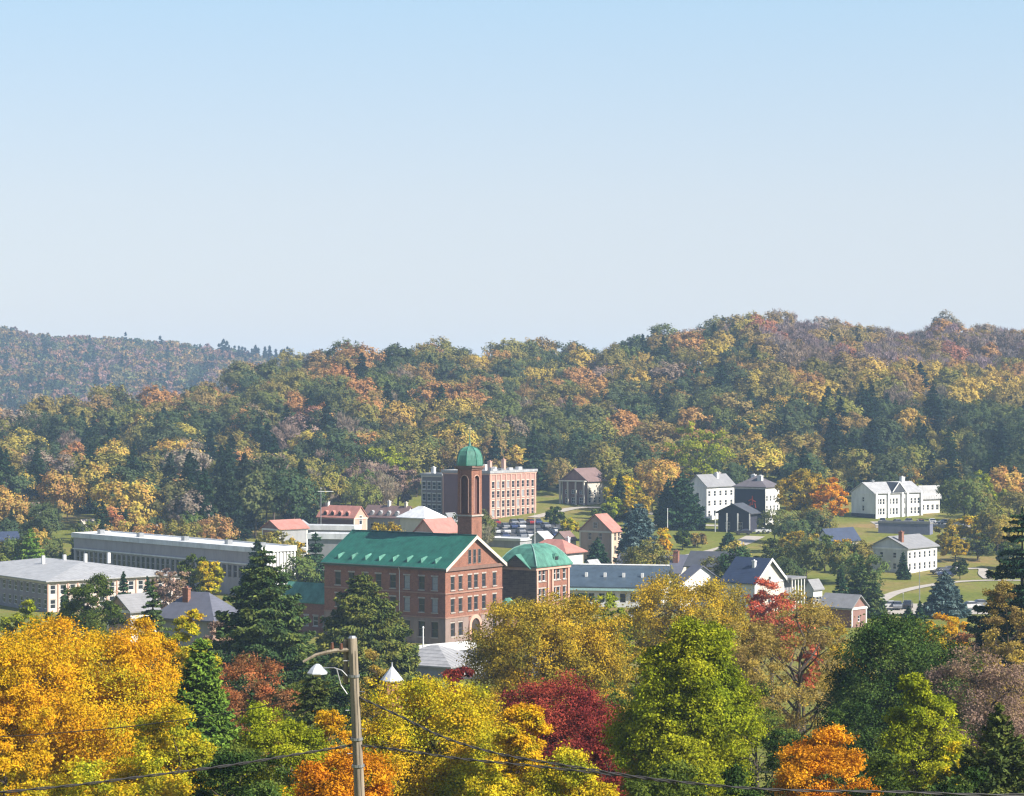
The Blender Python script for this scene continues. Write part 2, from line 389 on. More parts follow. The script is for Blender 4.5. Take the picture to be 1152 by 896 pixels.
def wall_panel(m, o, du, nrm, length, z0, H, opens, mi=0, rev=0.2):
    """vertical wall with real openings; o = start point (x,y), du = unit dir, nrm = outward"""
    us = sorted({0.0, length} | {round(v, 4) for a in opens for v in (a[0], a[2])}); zs = sorted({z0, H} | {round(v, 4) for a in opens for v in (a[1], a[3])})
    flip = (du[0] * nrm[1] - du[1] * nrm[0]) > 0
    def pt(u, z, k=0.0): return (o[0] + du[0] * u - nrm[0] * k, o[1] + du[1] * u - nrm[1] * k, z)
    def q(*p): m.add(p[::-1] if flip else p, [(0, 1, 2, 3)], mi)
    for i in range(len(us) - 1):
        for j in range(len(zs) - 1):
            cu, cz = (us[i] + us[i + 1]) / 2, (zs[j] + zs[j + 1]) / 2
            if any(a[0] < cu < a[2] and a[1] < cz < a[3] for a in opens): continue
            q(pt(us[i], zs[j]), pt(us[i + 1], zs[j]), pt(us[i + 1], zs[j + 1]), pt(us[i], zs[j + 1]))
    for a in opens:
        u0, w0, u1, w1 = a[:4]
        q(pt(u0, w0), pt(u0, w0, rev), pt(u0, w1, rev), pt(u0, w1)); q(pt(u1, w0, rev), pt(u1, w0), pt(u1, w1), pt(u1, w1, rev))
        q(pt(u0, w0, rev), pt(u0, w0), pt(u1, w0), pt(u1, w0, rev)); q(pt(u0, w1), pt(u0, w1, rev), pt(u1, w1, rev), pt(u1, w1))
def frac_rows(fr, rows, wd): return [(f, z, wd, h) for (z, h) in rows for f in fr]
def even(n, a=0.0, b=1.0): return [a + (b - a) * (i + 0.5) / n for i in range(n)]

def chevron(m, W, L, H, rise, over, t, axis, mi=0, z_add=0.004):
    s = rise / (W / 2); zb = H + z_add
    sec = [(-over, zb - over * s), (W / 2, zb + rise), (W + over, zb - over * s), (W + over, zb - over * s + t), (W / 2, zb + rise + t), (-over, zb - over * s + t)]
    f = (lambda u, v, z: (u, v, z)) if axis == 'Y' else (lambda u, v, z: (v, u, z))
    A = [f(u, -over, z) for u, z in sec]; B = [f(u, L + over, z) for u, z in sec]
    n = 6; fs = [(i, (i + 1) % n, (i + 1) % n + n, i + n) for i in range(n)]
    ends = [(0, 1, 4, 5), (1, 2, 3, 4), (6, 11, 10, 7), (7, 10, 9, 8)]
    if axis == 'Y': fs = [g[::-1] for g in fs]
    else: ends = [g[::-1] for g in ends]
    m.add(A + B, fs + [g for g in ends], mi)

def building(name, label, cat, xl, xc, xr, d, ye, a=35, wall=BRICK, wallR=None, roof=GREYROOF, kind='gableY', rise=3.0, over=0.45,
             winL=(), winR=(), frame=WHITE, sill=None, trim=None, group=None, bar=0.1, chim=(), doorR=None, doorL=None, blind=0.0, base=None, z0=None, H=None, seed=1, corner=None, rooft=0.22):
    rng = random.Random(seed * 77 + int(xc)); a = R(a)
    Cx = (xc - 576) / F * d; tl = (xl - 576) / F; tr = (xr - 576) / F
    L = (Cx - tl * d) / (math.cos(a) + tl * math.sin(a)); W = (tr * d - Cx) / (math.sin(a) - tr * math.cos(a))
    zg = gz(Cx, d) if z0 is None else z0
    if H is None: H = (448 - ye) / F * d - zg
    root = tag(empty(name, (Cx, d, zg), math.pi / 2 - a), label, cat, group)
    FOOT.append((Cx, d, math.pi / 2 - a, W, L))
    info = dict(root=root, L=L, W=W, H=H, a=a, z=zg)
    m = MB(); opR = [(f * W - w_ / 2, z, f * W + w_ / 2, z + h_) for f, z, w_, h_ in winR if z + h_ < H]
    opL = [(f * L - w_ / 2, z, f * L + w_ / 2, z + h_) for f, z, w_, h_ in winL if z + h_ < H]
    if doorR: opR.append((doorR[0] * W - doorR[1] / 2, 0.02, doorR[0] * W + doorR[1] / 2, doorR[2]))
    if doorL: opL.append((doorL[0] * L - doorL[1] / 2, 0.02, doorL[0] * L + doorL[1] / 2, doorL[2]))
    wall_panel(m, (0, 0), (1, 0), (0, -1), W, -4.0, H, opR, 1)
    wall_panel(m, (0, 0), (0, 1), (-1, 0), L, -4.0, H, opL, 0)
    wall_panel(m, (0, L), (1, 0), (0, 1), W, -4.0, H, [], 0); wall_panel(m, (W, 0), (0, 1), (1, 0), L, -4.0, H, [], 0)
    if kind == 'gableY':
        m.add([(0, 0, H), (W, 0, H), (W / 2, 0, H + rise)], [(0, 1, 2)], 1); m.add([(0, L, H), (W, L, H), (W / 2, L, H + rise)], [(2, 1, 0)], 0)
    if kind == 'gableX':
        m.add([(0, 0, H), (0, L, H), (0, L / 2, H + rise)], [(2, 1, 0)], 0); m.add([(W, 0, H), (W, L, H), (W, L / 2, H + rise)], [(0, 1, 2)], 1)
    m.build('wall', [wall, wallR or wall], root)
    # roof
    r = MB()
    if kind == 'gableY': chevron(r, W, L, H, rise, over, rooft, 'Y')
    elif kind == 'gableX': chevron(r, L, W, H, rise, over, rooft, 'X')
    elif kind == 'hip':
        o = over; z = H + 0.004; hh = z + 0.2
        if L > W: R1, R2 = (W / 2, W / 2, hh + rise), (W / 2, L - W / 2, hh + rise)
        else: R1, R2 = (L / 2, L / 2, hh + rise), (W - L / 2, L / 2, hh + rise)
        B = [(-o, -o), (W + o, -o), (W + o, L + o), (-o, L + o)]
        vs = [(x, y, z) for x, y in B] + [(x, y, hh) for x, y in B] + [R1, R2]
        fs = [(3, 2, 1, 0), (0, 1, 5, 4), (1, 2, 6, 5), (2, 3, 7, 6), (3, 0, 4, 7)]
        fs += [(4, 5, 8), (5, 6, 9, 8), (6, 7, 9), (7, 4, 8, 9)] if L > W else [(4, 5, 9, 8), (5, 6, 9), (6, 7, 8, 9), (7, 4, 8)]
        r.add(vs, fs)
    elif kind == 'flat':
        o = over; r.box(-o, -o, H + 0.004, W + o, L + o, H + rise)
        # parapet rim
        t = 0.25; z = H + rise + 0.003
        r.box(-o, -o, z, W + o, -o + t, z + 0.25); r.box(-o, L + o - t, z, W + o, L + o, z + 0.25)
        r.box(-o, -o + t, z, -o + t, L + o - t, z + 0.25); r.box(W + o - t, -o + t, z, W + o, L + o - t, z + 0.25)
    ro = r.build('roof', roof, root); info['roof'] = ro
    for (u, v, zz, sx, sy, hh, mt) in chim:
        c = MB().box(u * W - sx / 2, v * L - sy / 2, H + zz, u * W + sx / 2, v * L + sy / 2, H + zz + hh)
        c.box(u * W - sx / 2 - 0.08, v * L - sy / 2 - 0.08, H + zz + hh + 0.002, u * W + sx / 2 + 0.08, v * L + sy / 2 + 0.08, H + zz + hh + 0.18)
        c.box(u * W - sx / 5, v * L - sy / 5, H + zz + hh + 0.184, u * W + sx / 5, v * L + sy / 5, H + zz + hh + 0.42)
        c.build('chimney', mt, ro)
    if trim:
        e = 0.16; zt = H - 0.42; z1 = H - 0.02
        pieces('cornice', [(-e, -e, zt, W + e, -0.005, z1), (-e, 0.0, zt, -0.005, L, z1)], trim, root)
        pieces('corner_board', [(-0.05, -0.05, -1, 0.35, -0.006, zt - 0.005), (W - 0.35, -0.05, -1, W, -0.006, zt - 0.005), (-0.05, L - 0.35, -1, -0.006, L, zt - 0.005)], trim, root)
    if base:
        t = MB().box(-0.12, -0.12, -4, W + 0.12, -0.005, base[0]).box(-0.12, 0.0, -4, -0.005, L, base[0]); t.build('plinth', base[1], root)
    for f, z, w_, h_ in winR:
        if z + h_ < H: window_at(root, 'R', f * W, z, w_, h_, frame, rng.random() < blind, bar, sill=sill)
        elif kind == 'gableY': window_at(root, 'R', f * W, z, w_, h_, frame, False, bar, out=0.18)
    for f, z, w_, h_ in winL:
        if z + h_ < H: window_at(root, 'L', f * L, z, w_, h_, frame, rng.random() < blind, bar, sill=sill)
        elif kind == 'gableX': window_at(root, 'L', f * L, z, w_, h_, frame, False, bar, out=0.18)
    for dd, side, ln in ((doorR, 'R', W), (doorL, 'L', L)):
        if dd:
            g = MB().box(-dd[1] / 2, 0, 0.03, dd[1] / 2, 0.06, dd[2]); g.box(-0.03, -0.03, 0.1, 0.03, -0.002, dd[2] - 0.1)
            g = g.build('door', dd[3], root)
            if side == 'R': g.location = (dd[0] * ln, 0.12, 0)
            else: g.location = (0.12, dd[0] * ln, 0); g.rotation_euler = (0, 0, R(-90))
            h = MB().box(0.12, -0.08, 1.0, 0.18, -0.002, 1.15).build('handle', STEEL, g)
    return info
DOORM = plain('dark_door_paint', (0.05, 0.035, 0.03), 0.5)

# ---- the red brick mill with its bell tower
def main_hall():
    zs3 = [(8.7, 2.15), (5.1, 2.3)]
    fr = [0.125, 0.26, 0.42, 0.53, 0.67, 0.86]
    fl = [0.085, 0.19, 0.31, 0.425, 0.545, 0.655, 0.77, 0.885]
    winR = frac_rows(fr, zs3, 1.05) + [(f, 1.2, 1.05, 2.4) for f in (0.125, 0.26, 0.86)] + [(f, 12.7, 0.75, 2.3) for f in (0.415, 0.5, 0.585)]
    winL = frac_rows(fl, zs3, 1.2) + frac_rows(fl, [(1.1, 2.5)], 1.3)
    b = building('brick_mill_hall', 'red brick hall with green roof and pale edged gable, before the bell tower', 'hall', 365, 501, 565, 371, 639.5, 35,
                 BRICK, None, COPPER, 'gableY', 4.65, 0.55, winL, winR, plain('taupe_sash', (0.2, 0.17, 0.16), 0.6), STONE, None, None, 0.07, (), None, None, 0.14, (0.0, STONE))
    root, L, W, H = b['root'], b['L'], b['W'], b['H']
    # pale stone facing of the ground floor on both seen walls (around the openings)
    m = MB()
    opR = [(f * W - 0.6, 1.1, f * W + 0.6, 3.7) for f in (0.125, 0.26, 0.86)] + [(0.40 * W, -4, 0.62 * W, 4.3)]
    opL = [(f * L - 0.7, 1.0, f * L + 0.7, 3.7) for f in fl]
    wall_panel(m, (-0.08, -0.08), (1, 0), (0, -1), W + 0.08, -3.9, 4.15, opR, 0, 0.08); wall_panel(m, (-0.08, -0.08), (0, 1), (-1, 0), L + 0.08, -3.9, 4.15, opL, 0, 0.08)
    m.build('stone_ground_storey', weathered('greyish_stone_facing', (0.27, 0.2, 0.175), 0.9, 0.3, 0.8), root)
    # string courses, eaves cornice, corner piers
    t = MB()
    for z in (4.17, 8.1):
        t.box(-0.16, -0.16, z, W, -0.005, z + 0.22); t.box(-0.16, 0.0, z, -0.005, L, z + 0.22)
    t.build('string_course', weathered('brownstone', (0.34, 0.2, 0.15), 0.9), root)
    t = MB().box(-0.3, -0.3, H - 0.55, W + 0.3, -0.005, H - 0.02).box(-0.3, 0.0, H - 0.55, -0.005, L, H - 0.02)
    t.build('cornice', weathered('brown_cornice', (0.2, 0.12, 0.095), 0.8), root)
    # white raking trim on the gable
    s = 4.65 / (W / 2); t = MB()
    for sx in (0, 1):
        x0 = -0.55 if sx == 0 else W + 0.55; z0 = H - 0.55 * s
        vs = [(x0, -0.62, z0 - 0.32), (W / 2, -0.62, H + 4.65 - 0.30), (W / 2, -0.62, H + 4.65 + 0.26), (x0, -0.62, z0 + 0.24)]
        vs += [(x, -0.556, z) for x, y, z in vs]
        t.add(vs, [(0, 1, 2, 3), (7, 6, 5, 4), (0, 4, 5, 1), (3, 2, 6, 7), (0, 3, 7, 4)])
    t.build('raking_trim', CREAM, root)
    # arched portal
    m = MB(); cx = 0.5 * W; ro_, ri = 1.75, 1.15; N = 14
    def arc(r, y): return [(cx + r * math.cos(math.pi * k / N), y, 2.6 + r * math.sin(math.pi * k / N)) for k in range(N + 1)]
    A, B = arc(ro_, -0.34), arc(ri, -0.34); A2, B2 = arc(ro_, -0.01), arc(ri, -0.01); k = N + 1
    m.add(A + B + A2 + B2, [(i, i + k, i + k + 1, i + 1) for i in range(N)] + [(i + 2 * k, i, i + 1, i + 1 + 2 * k) for i in range(N)] + [(i + k, i + 3 * k, i + 3 * k + 1, i + k + 1) for i in range(N)])
    for sx in (-1, 1): m.box(min(cx + sx * ri, cx + sx * ro_), -0.34, -0.5, max(cx + sx * ri, cx + sx * ro_), -0.01, 2.598)
    po = m.build('portal', SALMON, root)
    MB().box(cx - ri, -0.1, 0, cx + ri, -0.02, 3.6).build('door', DOORM, root)
    # steps in front
    m = MB()
    for i in range(4): m.box(cx - 2.2, -0.4 - 0.35 * (i + 1), -1.0, cx + 2.2, -0.38 - 0.35 * i, -0.15 * i)
    m.build('steps', CONC, root)
    # pale louvre vents low on the front roof slope (slope faces -x side)
    rf = b['roof']; sl = math.atan(s)
    for i in range(8):
        y = L * (0.10 + 0.115 * i) ; x0 = 0.55; z0 = H + x0 * s + 0.23
        v = MB().add([(x0, y - 0.2, z0), (x0, y + 0.2, z0), (x0 + 1.7, y + 0.2, z0 + 1.7 * s), (x0 + 1.7, y - 0.2, z0 + 1.7 * s), (x0 + 0.1, y, z0 + 0.75), (x0 + 1.6, y, z0 + 1.7 * s + 0.1)],
                     [(0, 1, 4)[::-1], (1, 2, 5, 4)[::-1], (3, 0, 4, 5)[::-1], (2, 3, 5)[::-1]])
        v.build('roof_vent', COPPERP, rf)
    MB().tube([(W / 2, -0.5, H + 4.65 + 0.27), (W / 2, L + 0.5, H + 4.65 + 0.27)], 0.14, 6).build('ridge_cap', plain('dark_ridge_metal', (0.02, 0.09, 0.07), 0.5), rf)
    MB().tube([(-0.62, -0.4, H - 0.1), (-0.62, L + 0.4, H - 0.1)], 0.12, 6).build('gutter', plain('gutter_metal', (0.09, 0.14, 0.13), 0.4, 0.3), rf)
    for y in (L * 0.36,):
        MB().tube([(-0.6, y, H - 0.1), (-0.35, y, H - 0.8), (-0.35, y, 0)], 0.07, 6).build('downpipe', WHITE, root)
    return b
mill = main_hall()

def bell_tower():
    L, W, H, a = mill['L'], mill['W'], mill['H'], mill['a']
    rt = mill['root']; T = Matrix.Translation(rt.location) @ Matrix.Rotation(rt.rotation_euler.z, 4, 'Z')
    S = 2.85; o = T @ Vector((W / 2 + 0.02, 0.55, 0))
    root = tag(empty('bell_tower', (o.x, o.y, rt.location.z), rt.rotation_euler.z), 'slender red brick bell tower with tall arched recesses, green dome and cross', 'tower')
    ztop = (448 - 530) / F * 372 - rt.location.z       # shaft top
    zr0 = (448 - 581) / F * 372 - rt.location.z; zr1 = ztop - 0.9
    m = MB().box(0, 0, 0, S, S, zr0); m.build('base', BRICK, root)
    # core and piers
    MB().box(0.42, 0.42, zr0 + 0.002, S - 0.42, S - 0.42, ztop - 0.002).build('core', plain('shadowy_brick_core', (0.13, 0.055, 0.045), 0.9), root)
    p = 0.62
    pieces('corner_pier', [(x, y, zr0 + 0.002, x + p, y + p, ztop) for (x, y) in ((0, 0), (S - p, 0), (0, S - p), (S - p, S - p))], BRICK, root)
    # arched heads between the piers
    N = 10; r_ = (S - 2 * p) / 2
    for side in range(4):
        m = MB(); c = S / 2; vs = []; n = N + 1
        arcp = [(c - r_ * math.cos(math.pi * k / N), zr1 - r_ + r_ * math.sin(math.pi * k / N)) for k in range(n)]
        top = [(u, ztop - 0.002) for u, _ in arcp]
        A = [(u, 0.03, z) for u, z in arcp] + [(u, 0.03, z) for u, z in top] + [(u, 0.4, z) for u, z in arcp]
        m.add(A, [(i, i + 1, i + 1 + n, i + n) for i in range(N)] + [(i + 2 * n, i + 1 + 2 * n, i + 1, i) for i in range(N)])
        h = m.build('arch_head', BRICK, root)
        h.rotation_euler = (0, 0, R(90 * side)); h.location = [(0, 0, 0), (S, 0, 0), (S, S, 0), (0, S, 0)][side]
        im = MB(); pts = [(c - (r_ - 0.02) * math.cos(math.pi * k / N), 0.0, zr1 - r_ + (r_ - 0.02) * math.sin(math.pi * k / N)) for k in range(n)]
        pts = [(c - r_ + 0.02, 0.0, zr0 + 0.2)] + pts + [(c + r_ - 0.02, 0.0, zr0 + 0.2)]
        im.tube(pts, 0.075, 5)
        t = im.build('arch_moulding', SALMON, root); t.rotation_euler = h.rotation_euler; t.location = h.location
    m = MB(); e = 0.22
    m.box(-e, -e, zr0 - 0.35, S + e, S + e, zr0 - 0.1); m.build('sill_band', STONE, root)
    m = MB().box(-0.2, -0.2, ztop + 0.003, S + 0.2, S + 0.2, ztop + 0.3).box(-0.42, -0.42, ztop + 0.303, S + 0.42, S + 0.42, ztop + 0.62)
    m.build('cornice', weathered('brown_cornice', (0.2, 0.12, 0.095)), root)
    # dome, eight sided
    zb = ztop + 0.63; rb = 2.15; hd = 3.1; c = S / 2; prof = [(1.0, 0.0), (1.02, 0.06), (1.0, 0.3), (0.93, 0.55), (0.78, 0.78), (0.55, 0.92), (0.28, 0.99), (0.1, 1.02)]
    ph = R(22.5)
    rings = [[(c + rb * k * math.cos(2 * math.pi * j / 8 + ph), c + rb * k * math.sin(2 * math.pi * j / 8 + ph), zb + hd * z) for j in range(8)] for k, z in prof]
    dome = MB().rings(rings).build('dome', COPPERP, root)
    for j in range(8):
        MB().tube([(c + (rb * k + 0.03) * math.cos(2 * math.pi * j / 8 + ph), c + (rb * k + 0.03) * math.sin(2 * math.pi * j / 8 + ph), zb + hd * z + 0.01) for k, z in prof], 0.06, 5).build('rib', plain('dark_green_rib', (0.04, 0.2, 0.14), 0.5), dome)
    zt = zb + hd * 1.02
    MB().rings([[(c + r * math.cos(2 * math.pi * j / 8), c + r * math.sin(2 * math.pi * j / 8), zt + z) for j in range(8)] for r, z in ((0.3, 0), (0.22, 0.3), (0.12, 0.6), (0.07, 1.4), (0.06, 2.3))]).build('finial', COPPERP, root)
    cm = MB().box(c - 0.08, c - 0.08, zt + 2.3, c + 0.08, c + 0.08, zt + 3.55)
    cm.box(c - 0.5, c - 0.07, zt + 2.9, c - 0.081, c + 0.07, zt + 3.06).box(c + 0.081, c - 0.07, zt + 2.9, c + 0.5, c + 0.07, zt + 3.06)
    co = cm.build('cross', plain('gilt_cross', (0.6, 0.5, 0.3), 0.4, 0.4), root)
bell_tower()

def pavilion():
    rows = [(8.5, 2.2), (5.0, 2.3), (1.5, 2.3)]
    b = building('mansard_pavilion', 'square brick pavilion with swelling pale green mansard roof, right of the gabled brick hall', 'building', 563, 603, 640, 393, 639, 35,
                 DBRICK, BRICK, COPPERP, 'none', 4.2, 0.45, (), frac_rows([0.12, 0.24, 0.56, 0.68, 0.86], rows, 0.95), WHITE, STONE)
    root, L, W, H = b['root'], b['L'], b['W'], b['H']
    bpy.data.objects.remove(b['roof'])
    prof = [(0.5, 0, 0), (0.5, 0.22, 0.0), (0.1, 0.9, 0), (-0.8, 2.2, 0), (-1.7, 3.1, 0), (-2.9, 3.65, 0), (-3.1, 3.7, 0)]
    rings = [[(-o, -o, H + z + 0.004), (W / 2, -o, H + z + 0.004), (W + o, -o, H + z + 0.004), (W + o, L + o, H + z + 0.004), (W / 2, L + o, H + z + 0.004), (-o, L + o, H + z + 0.004)] for o, z, _ in prof]
    rf = MB().rings(rings).build('roof', COPPERP, root)
    for j in (0, 2, 3, 5):
        MB().tube([(r_[j][0], r_[j][1], r_[j][2] + 0.02) for r_ in rings[1:]], 0.09, 5).build('hip_rib', plain('pale_rib', (0.25, 0.42, 0.36), 0.5), rf)
    # gable dormer over the left (shaded) wall
    s = 0.75; hw = L * 0.36; c = L * 0.5; zr = hw * s
    MB().add([(-0.58, c - hw, H), (-0.58, c + hw, H), (-0.58, c, H + zr), (1.9, c - hw, H), (1.9, c + hw, H), (1.9, c, H + zr)], [(2, 1, 0), (3, 4, 5)]).build('gable_wall', DBRICK, root)
    m = MB(); o = 0.35; t = 0.16
    for sg in (-1, 1):
        y0 = c + sg * (hw + o); z0 = H - o * s + 0.02; vs = [(-0.9, y0, z0), (3.4, y0, z0), (3.4, c, H + zr + 0.02), (-0.9, c, H + zr + 0.02)]
        vs += [(x, y, z + t) for x, y, z in vs]
        m.add(vs, [(0, 1, 2, 3), (7, 6, 5, 4), (0, 3, 7, 4), (0, 4, 5, 1), (1, 5, 6, 2)])
    m.build('dormer_roof', COPPERP, root)
    # round-headed dormer on the right (lit) slope
    m = MB(); cx = W * 0.62; pts = [(cx - 0.8, 0.25), (cx - 0.8, 1.5), (cx - 0.45, 1.95), (cx, 2.1), (cx + 0.45, 1.95), (cx + 0.8, 1.5), (cx + 0.8, 0.25)]
    m.rings([[(x, 0.0, H + z + 0.05) for x, z in pts], [(x, 2.2, H + z + 0.05) for x, z in pts]]); m.build('round_dormer', COPPERP, root)
    MB().box(cx - 0.5, -0.05, H + 0.5, cx + 0.5, -0.005, H + 1.6).build('dormer_window', GLASS, root)
    m = MB().box(-0.28, -0.28, H - 0.5, W + 0.28, -0.005, H - 0.02).box(-0.28, 0, H - 0.5, -0.005, L, H - 0.02); m.build('cornice', SALMON, root)
    pieces('brick_pilaster', [(f * W, -0.2, -1, f * W + 0.45, -0.005, H - 0.52) for f in (0.0, 0.33, 0.46, 0.95)], SALMON, root)
    # dark recess bay
    MB().tube([(W / 2, L / 2, H + 3.65), (W / 2, L / 2, H + 9.3)], [0.07, 0.03], 6).build('flagpole', WHITE, root)
pavilion()
building('green_roofed_annex', 'low brick annex with teal green roof beside the far end of the brick hall', 'annex', 318, 371, 388, 389, 677, 35, BRICK, None, COPPERP, 'gableY', 2.6, 0.4,
         frac_rows(even(5), [(1.2, 1.7)], 1.1), (), WHITE, STONE)
building('green_roofed_porch', 'small green roofed brick porch between the gabled hall and the pavilion', 'porch', 560, 570, 582, 386, 686, 35, BRICK, None, COPPERP, 'hip', 1.6, 0.3, (), frac_rows([0.5], [(1.2, 1.6)], 0.9))

# ---- far brick hall
def brick_hall():
    rows = [(8.7, 1.9), (6.0, 1.9), (3.3, 1.9), (0.7, 1.9)]
    b = building('flat_roofed_brick_hall', 'pink brick flat roofed hall of four storeys behind the bell tower', 'hall', 498, 551, 603, 650, 533, 35, weathered('shaded_brick_end_wall', (0.17, 0.075, 0.075), 0.9, 0.15), HBRICK, LROOF, 'flat', 0.5, 0.35,  # end wall colour darkened to plum to stand for its shaded side
                 (), frac_rows(even(9, 0.02, 0.98), rows, 1.25), STONE, CREAM, SALMON, None, 0.1,
                 ((0.3, 0.3, 0.5, 1.0, 1.0, 2.6, SALMON), (0.8, 0.5, 0.5, 1.0, 1.0, 2.8, SALMON), (0.12, 0.7, 0.5, 1.1, 1.1, 1.8, WHITE), (0.5, 0.6, 0.5, 3.0, 2.4, 1.2, WHITE)), None, None, 0.25)
    W, H, L = b['W'], b['H'], b['L']; pieces('pilaster', [(W * (0.02 + 0.96 * i / 9) - 0.22, -0.16, 0, W * (0.02 + 0.96 * i / 9) + 0.22, -0.055, H - 0.43) for i in range(10)], SALMON, b['root'])
    rng = random.Random(4)
    for i in range(9):
        u, v = rng.uniform(2, W - 2), rng.uniform(2, L - 2); s = rng.uniform(0.5, 1.1)
        MB().box(u - s, v - s * 0.7, H + 0.5, u + s, v + s * 0.7, H + 0.5 + rng.uniform(0.5, 1.1)).build('roof_unit', STEEL if i % 2 else WHITE, b['roof'])
brick_hall()
building('grey_windowed_wing', 'grey wing with tall white framed windows left of the flat roofed brick hall', 'wing', 474, 497, 512, 664, 535.5, 35, weathered('brown_grey_render', (0.2, 0.17, 0.165), 0.85), None, LROOF, 'flat', 0.4, 0.3,
         frac_rows(even(4), [(7.2, 2.2), (3.8, 2.2), (0.6, 2.2)], 1.3), (), WHITE, WHITE, CREAM, None, 0.16, ((0.3, 0.6, 0.4, 1.0, 1.0, 1.8, WHITE),))
b = building('gabled_brick_house', 'small brick house with columned porch and brown roof, right of the flat roofed hall', 'house', 632, 661, 683, 690, 541, 38, weathered('muted_brick', (0.26, 0.15, 0.13), 0.9), CREAM, BROWNROOF, 'gableX', 3.4, 0.6,
         frac_rows([0.25, 0.55, 0.8], [(3.2, 1.3), (0.4, 1.8)], 1.4), frac_rows(even(4), [(3.0, 1.5), (0.6, 1.7)], 1.1), WHITE, None, CREAM, None, 0.14)
pieces('porch_column', [(-1.6, f * b['L'] - 0.22, -1, -1.15, f * b['L'] + 0.22, b['H'] - 0.35) for f in (0.04, 0.35, 0.66, 0.96)], CREAM, b['root'])
MB().box(-1.7, -0.1, b['H'] - 0.345, -0.2, b['L'] + 0.1, b['H'] - 0.03).build('porch_beam', CREAM, b['root'])

# ---- rows in the middle of town
b = building('dormered_brick_row', 'brick row with faded pink roof and row of dormers, nearest the dark conifers', 'row house', 357, 398, 413, 600, 583, 35, weathered('shaded_brick_end_wall', (0.2, 0.085, 0.08)), SALMON, PINKROOF, 'gableY', 2.8, 0.3,  # same darkened brick on the long left side, shade put into its colour
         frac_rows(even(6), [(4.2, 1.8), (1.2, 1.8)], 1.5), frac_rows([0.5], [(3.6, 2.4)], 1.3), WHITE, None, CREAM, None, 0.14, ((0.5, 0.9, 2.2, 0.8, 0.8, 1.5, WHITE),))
def dormers(b, n, mt, face, y0=0.1, y1=0.9, scale=1.0):
    L, W, H = b['L'], b['W'], b['H']
    for i in range(n):
        y = L * (y0 + (y1 - y0) * (i + 0.5) / n); h = 1.25 * scale; k = 0.6 * scale
        m = MB().rings([[(0.25, y - k, H + 0.1), (0.25, y + k, H + 0.1), (0.25, y + k, H + h), (0.25, y, H + h + 0.5), (0.25, y - k, H + h)], [(W * 0.42, y - k, H + 0.1), (W * 0.42, y + k, H + 0.1), (W * 0.42, y + k, H + h), (W * 0.42, y, H + h + 0.5), (W * 0.42, y - k, H + h)]])
        dm = m.build('dormer', mt, b['roof'])
        MB().box(0.2, y - k * 0.6, H + 0.3, 0.245, y + k * 0.6, H + h - 0.05).build('dormer_pane', face, dm)
dormers(b, 4, PINKROOF, GLASS)
b = building('slate_roofed_row', 'grey walled row with dark roof and pale dormers beside the pink roofed row', 'row house', 408, 455, 468, 606, 583, 35, GREYWALL, CREAM, BROWNROOF, 'gableY', 2.8, 0.3,
         frac_rows(even(7), [(4.2, 1.7), (1.4, 1.7)], 1.2), frac_rows([0.5], [(4.0, 1.5)], 1.0), WHITE, None, CREAM, None, 0.14, ((0.5, 0.5, 2.4, 0.7, 0.7, 1.6, WHITE), (0.5, 0.1, 2.4, 0.7, 0.7, 1.4, CREAM)))
dormers(b, 4, GREYWALL, WHITE)
building('white_tent_roofed_hall', 'pale hall under a white pyramid roof, behind the red roofed house', 'hall', 450, 478, 498, 585, 584, 40, CREAM, None, WROOF, 'hip', 2.8, 0.8, (), frac_rows(even(3), [(2.5, 1.6)], 1.3))
building('red_gabled_house', 'house with bright red roof and pinkish gable, left of the bell tower', 'house', 467, 488, 517, 545, 599, 40, SALMON, WHITE, PINKROOF, 'gableX', 2.8, 0.5, frac_rows([0.35, 0.65], [(2.6, 1.4)], 1.0), frac_rows(even(4), [(2.0, 1.5)], 1.1), WHITE, None, WHITE)
building('pink_roofed_brick_shop', 'dark brick shop with pink ridge roof, left end of the white sheds', 'shop', 295, 314, 346, 545, 595.5, 48, weathered('muted_brick', (0.26, 0.15, 0.13)), GREYWALL, PINKROOF, 'gableX', 1.8, 0.4, frac_rows([0.5], [(2.0, 1.5)], 1.0), frac_rows(even(7), [(3.2, 1.4), (1.0, 1.3)], 1.1), WHITE, None, WHITE, None, 0.14)
building('white_flat_shed', 'long low white shed with flat roof in front of the pink roofed row', 'shed', 334, 398, 405, 565, 597, 14, GREYWALL, WHITE, WROOF, 'flat', 0.9, 0.3, frac_rows(even(8), [(2.0, 1.6)], 1.2), (), WHITE)
building('grey_flat_workshop', 'grey workshop with white fascia roof, left of the green roof end', 'workshop', 348, 392, 400, 515, 607, 14, GREYWALL, CREAM, WROOF, 'flat', 1.0, 0.4, frac_rows([0.2, 0.6], [(2.0, 1.8)], 1.4), (), WHITE)
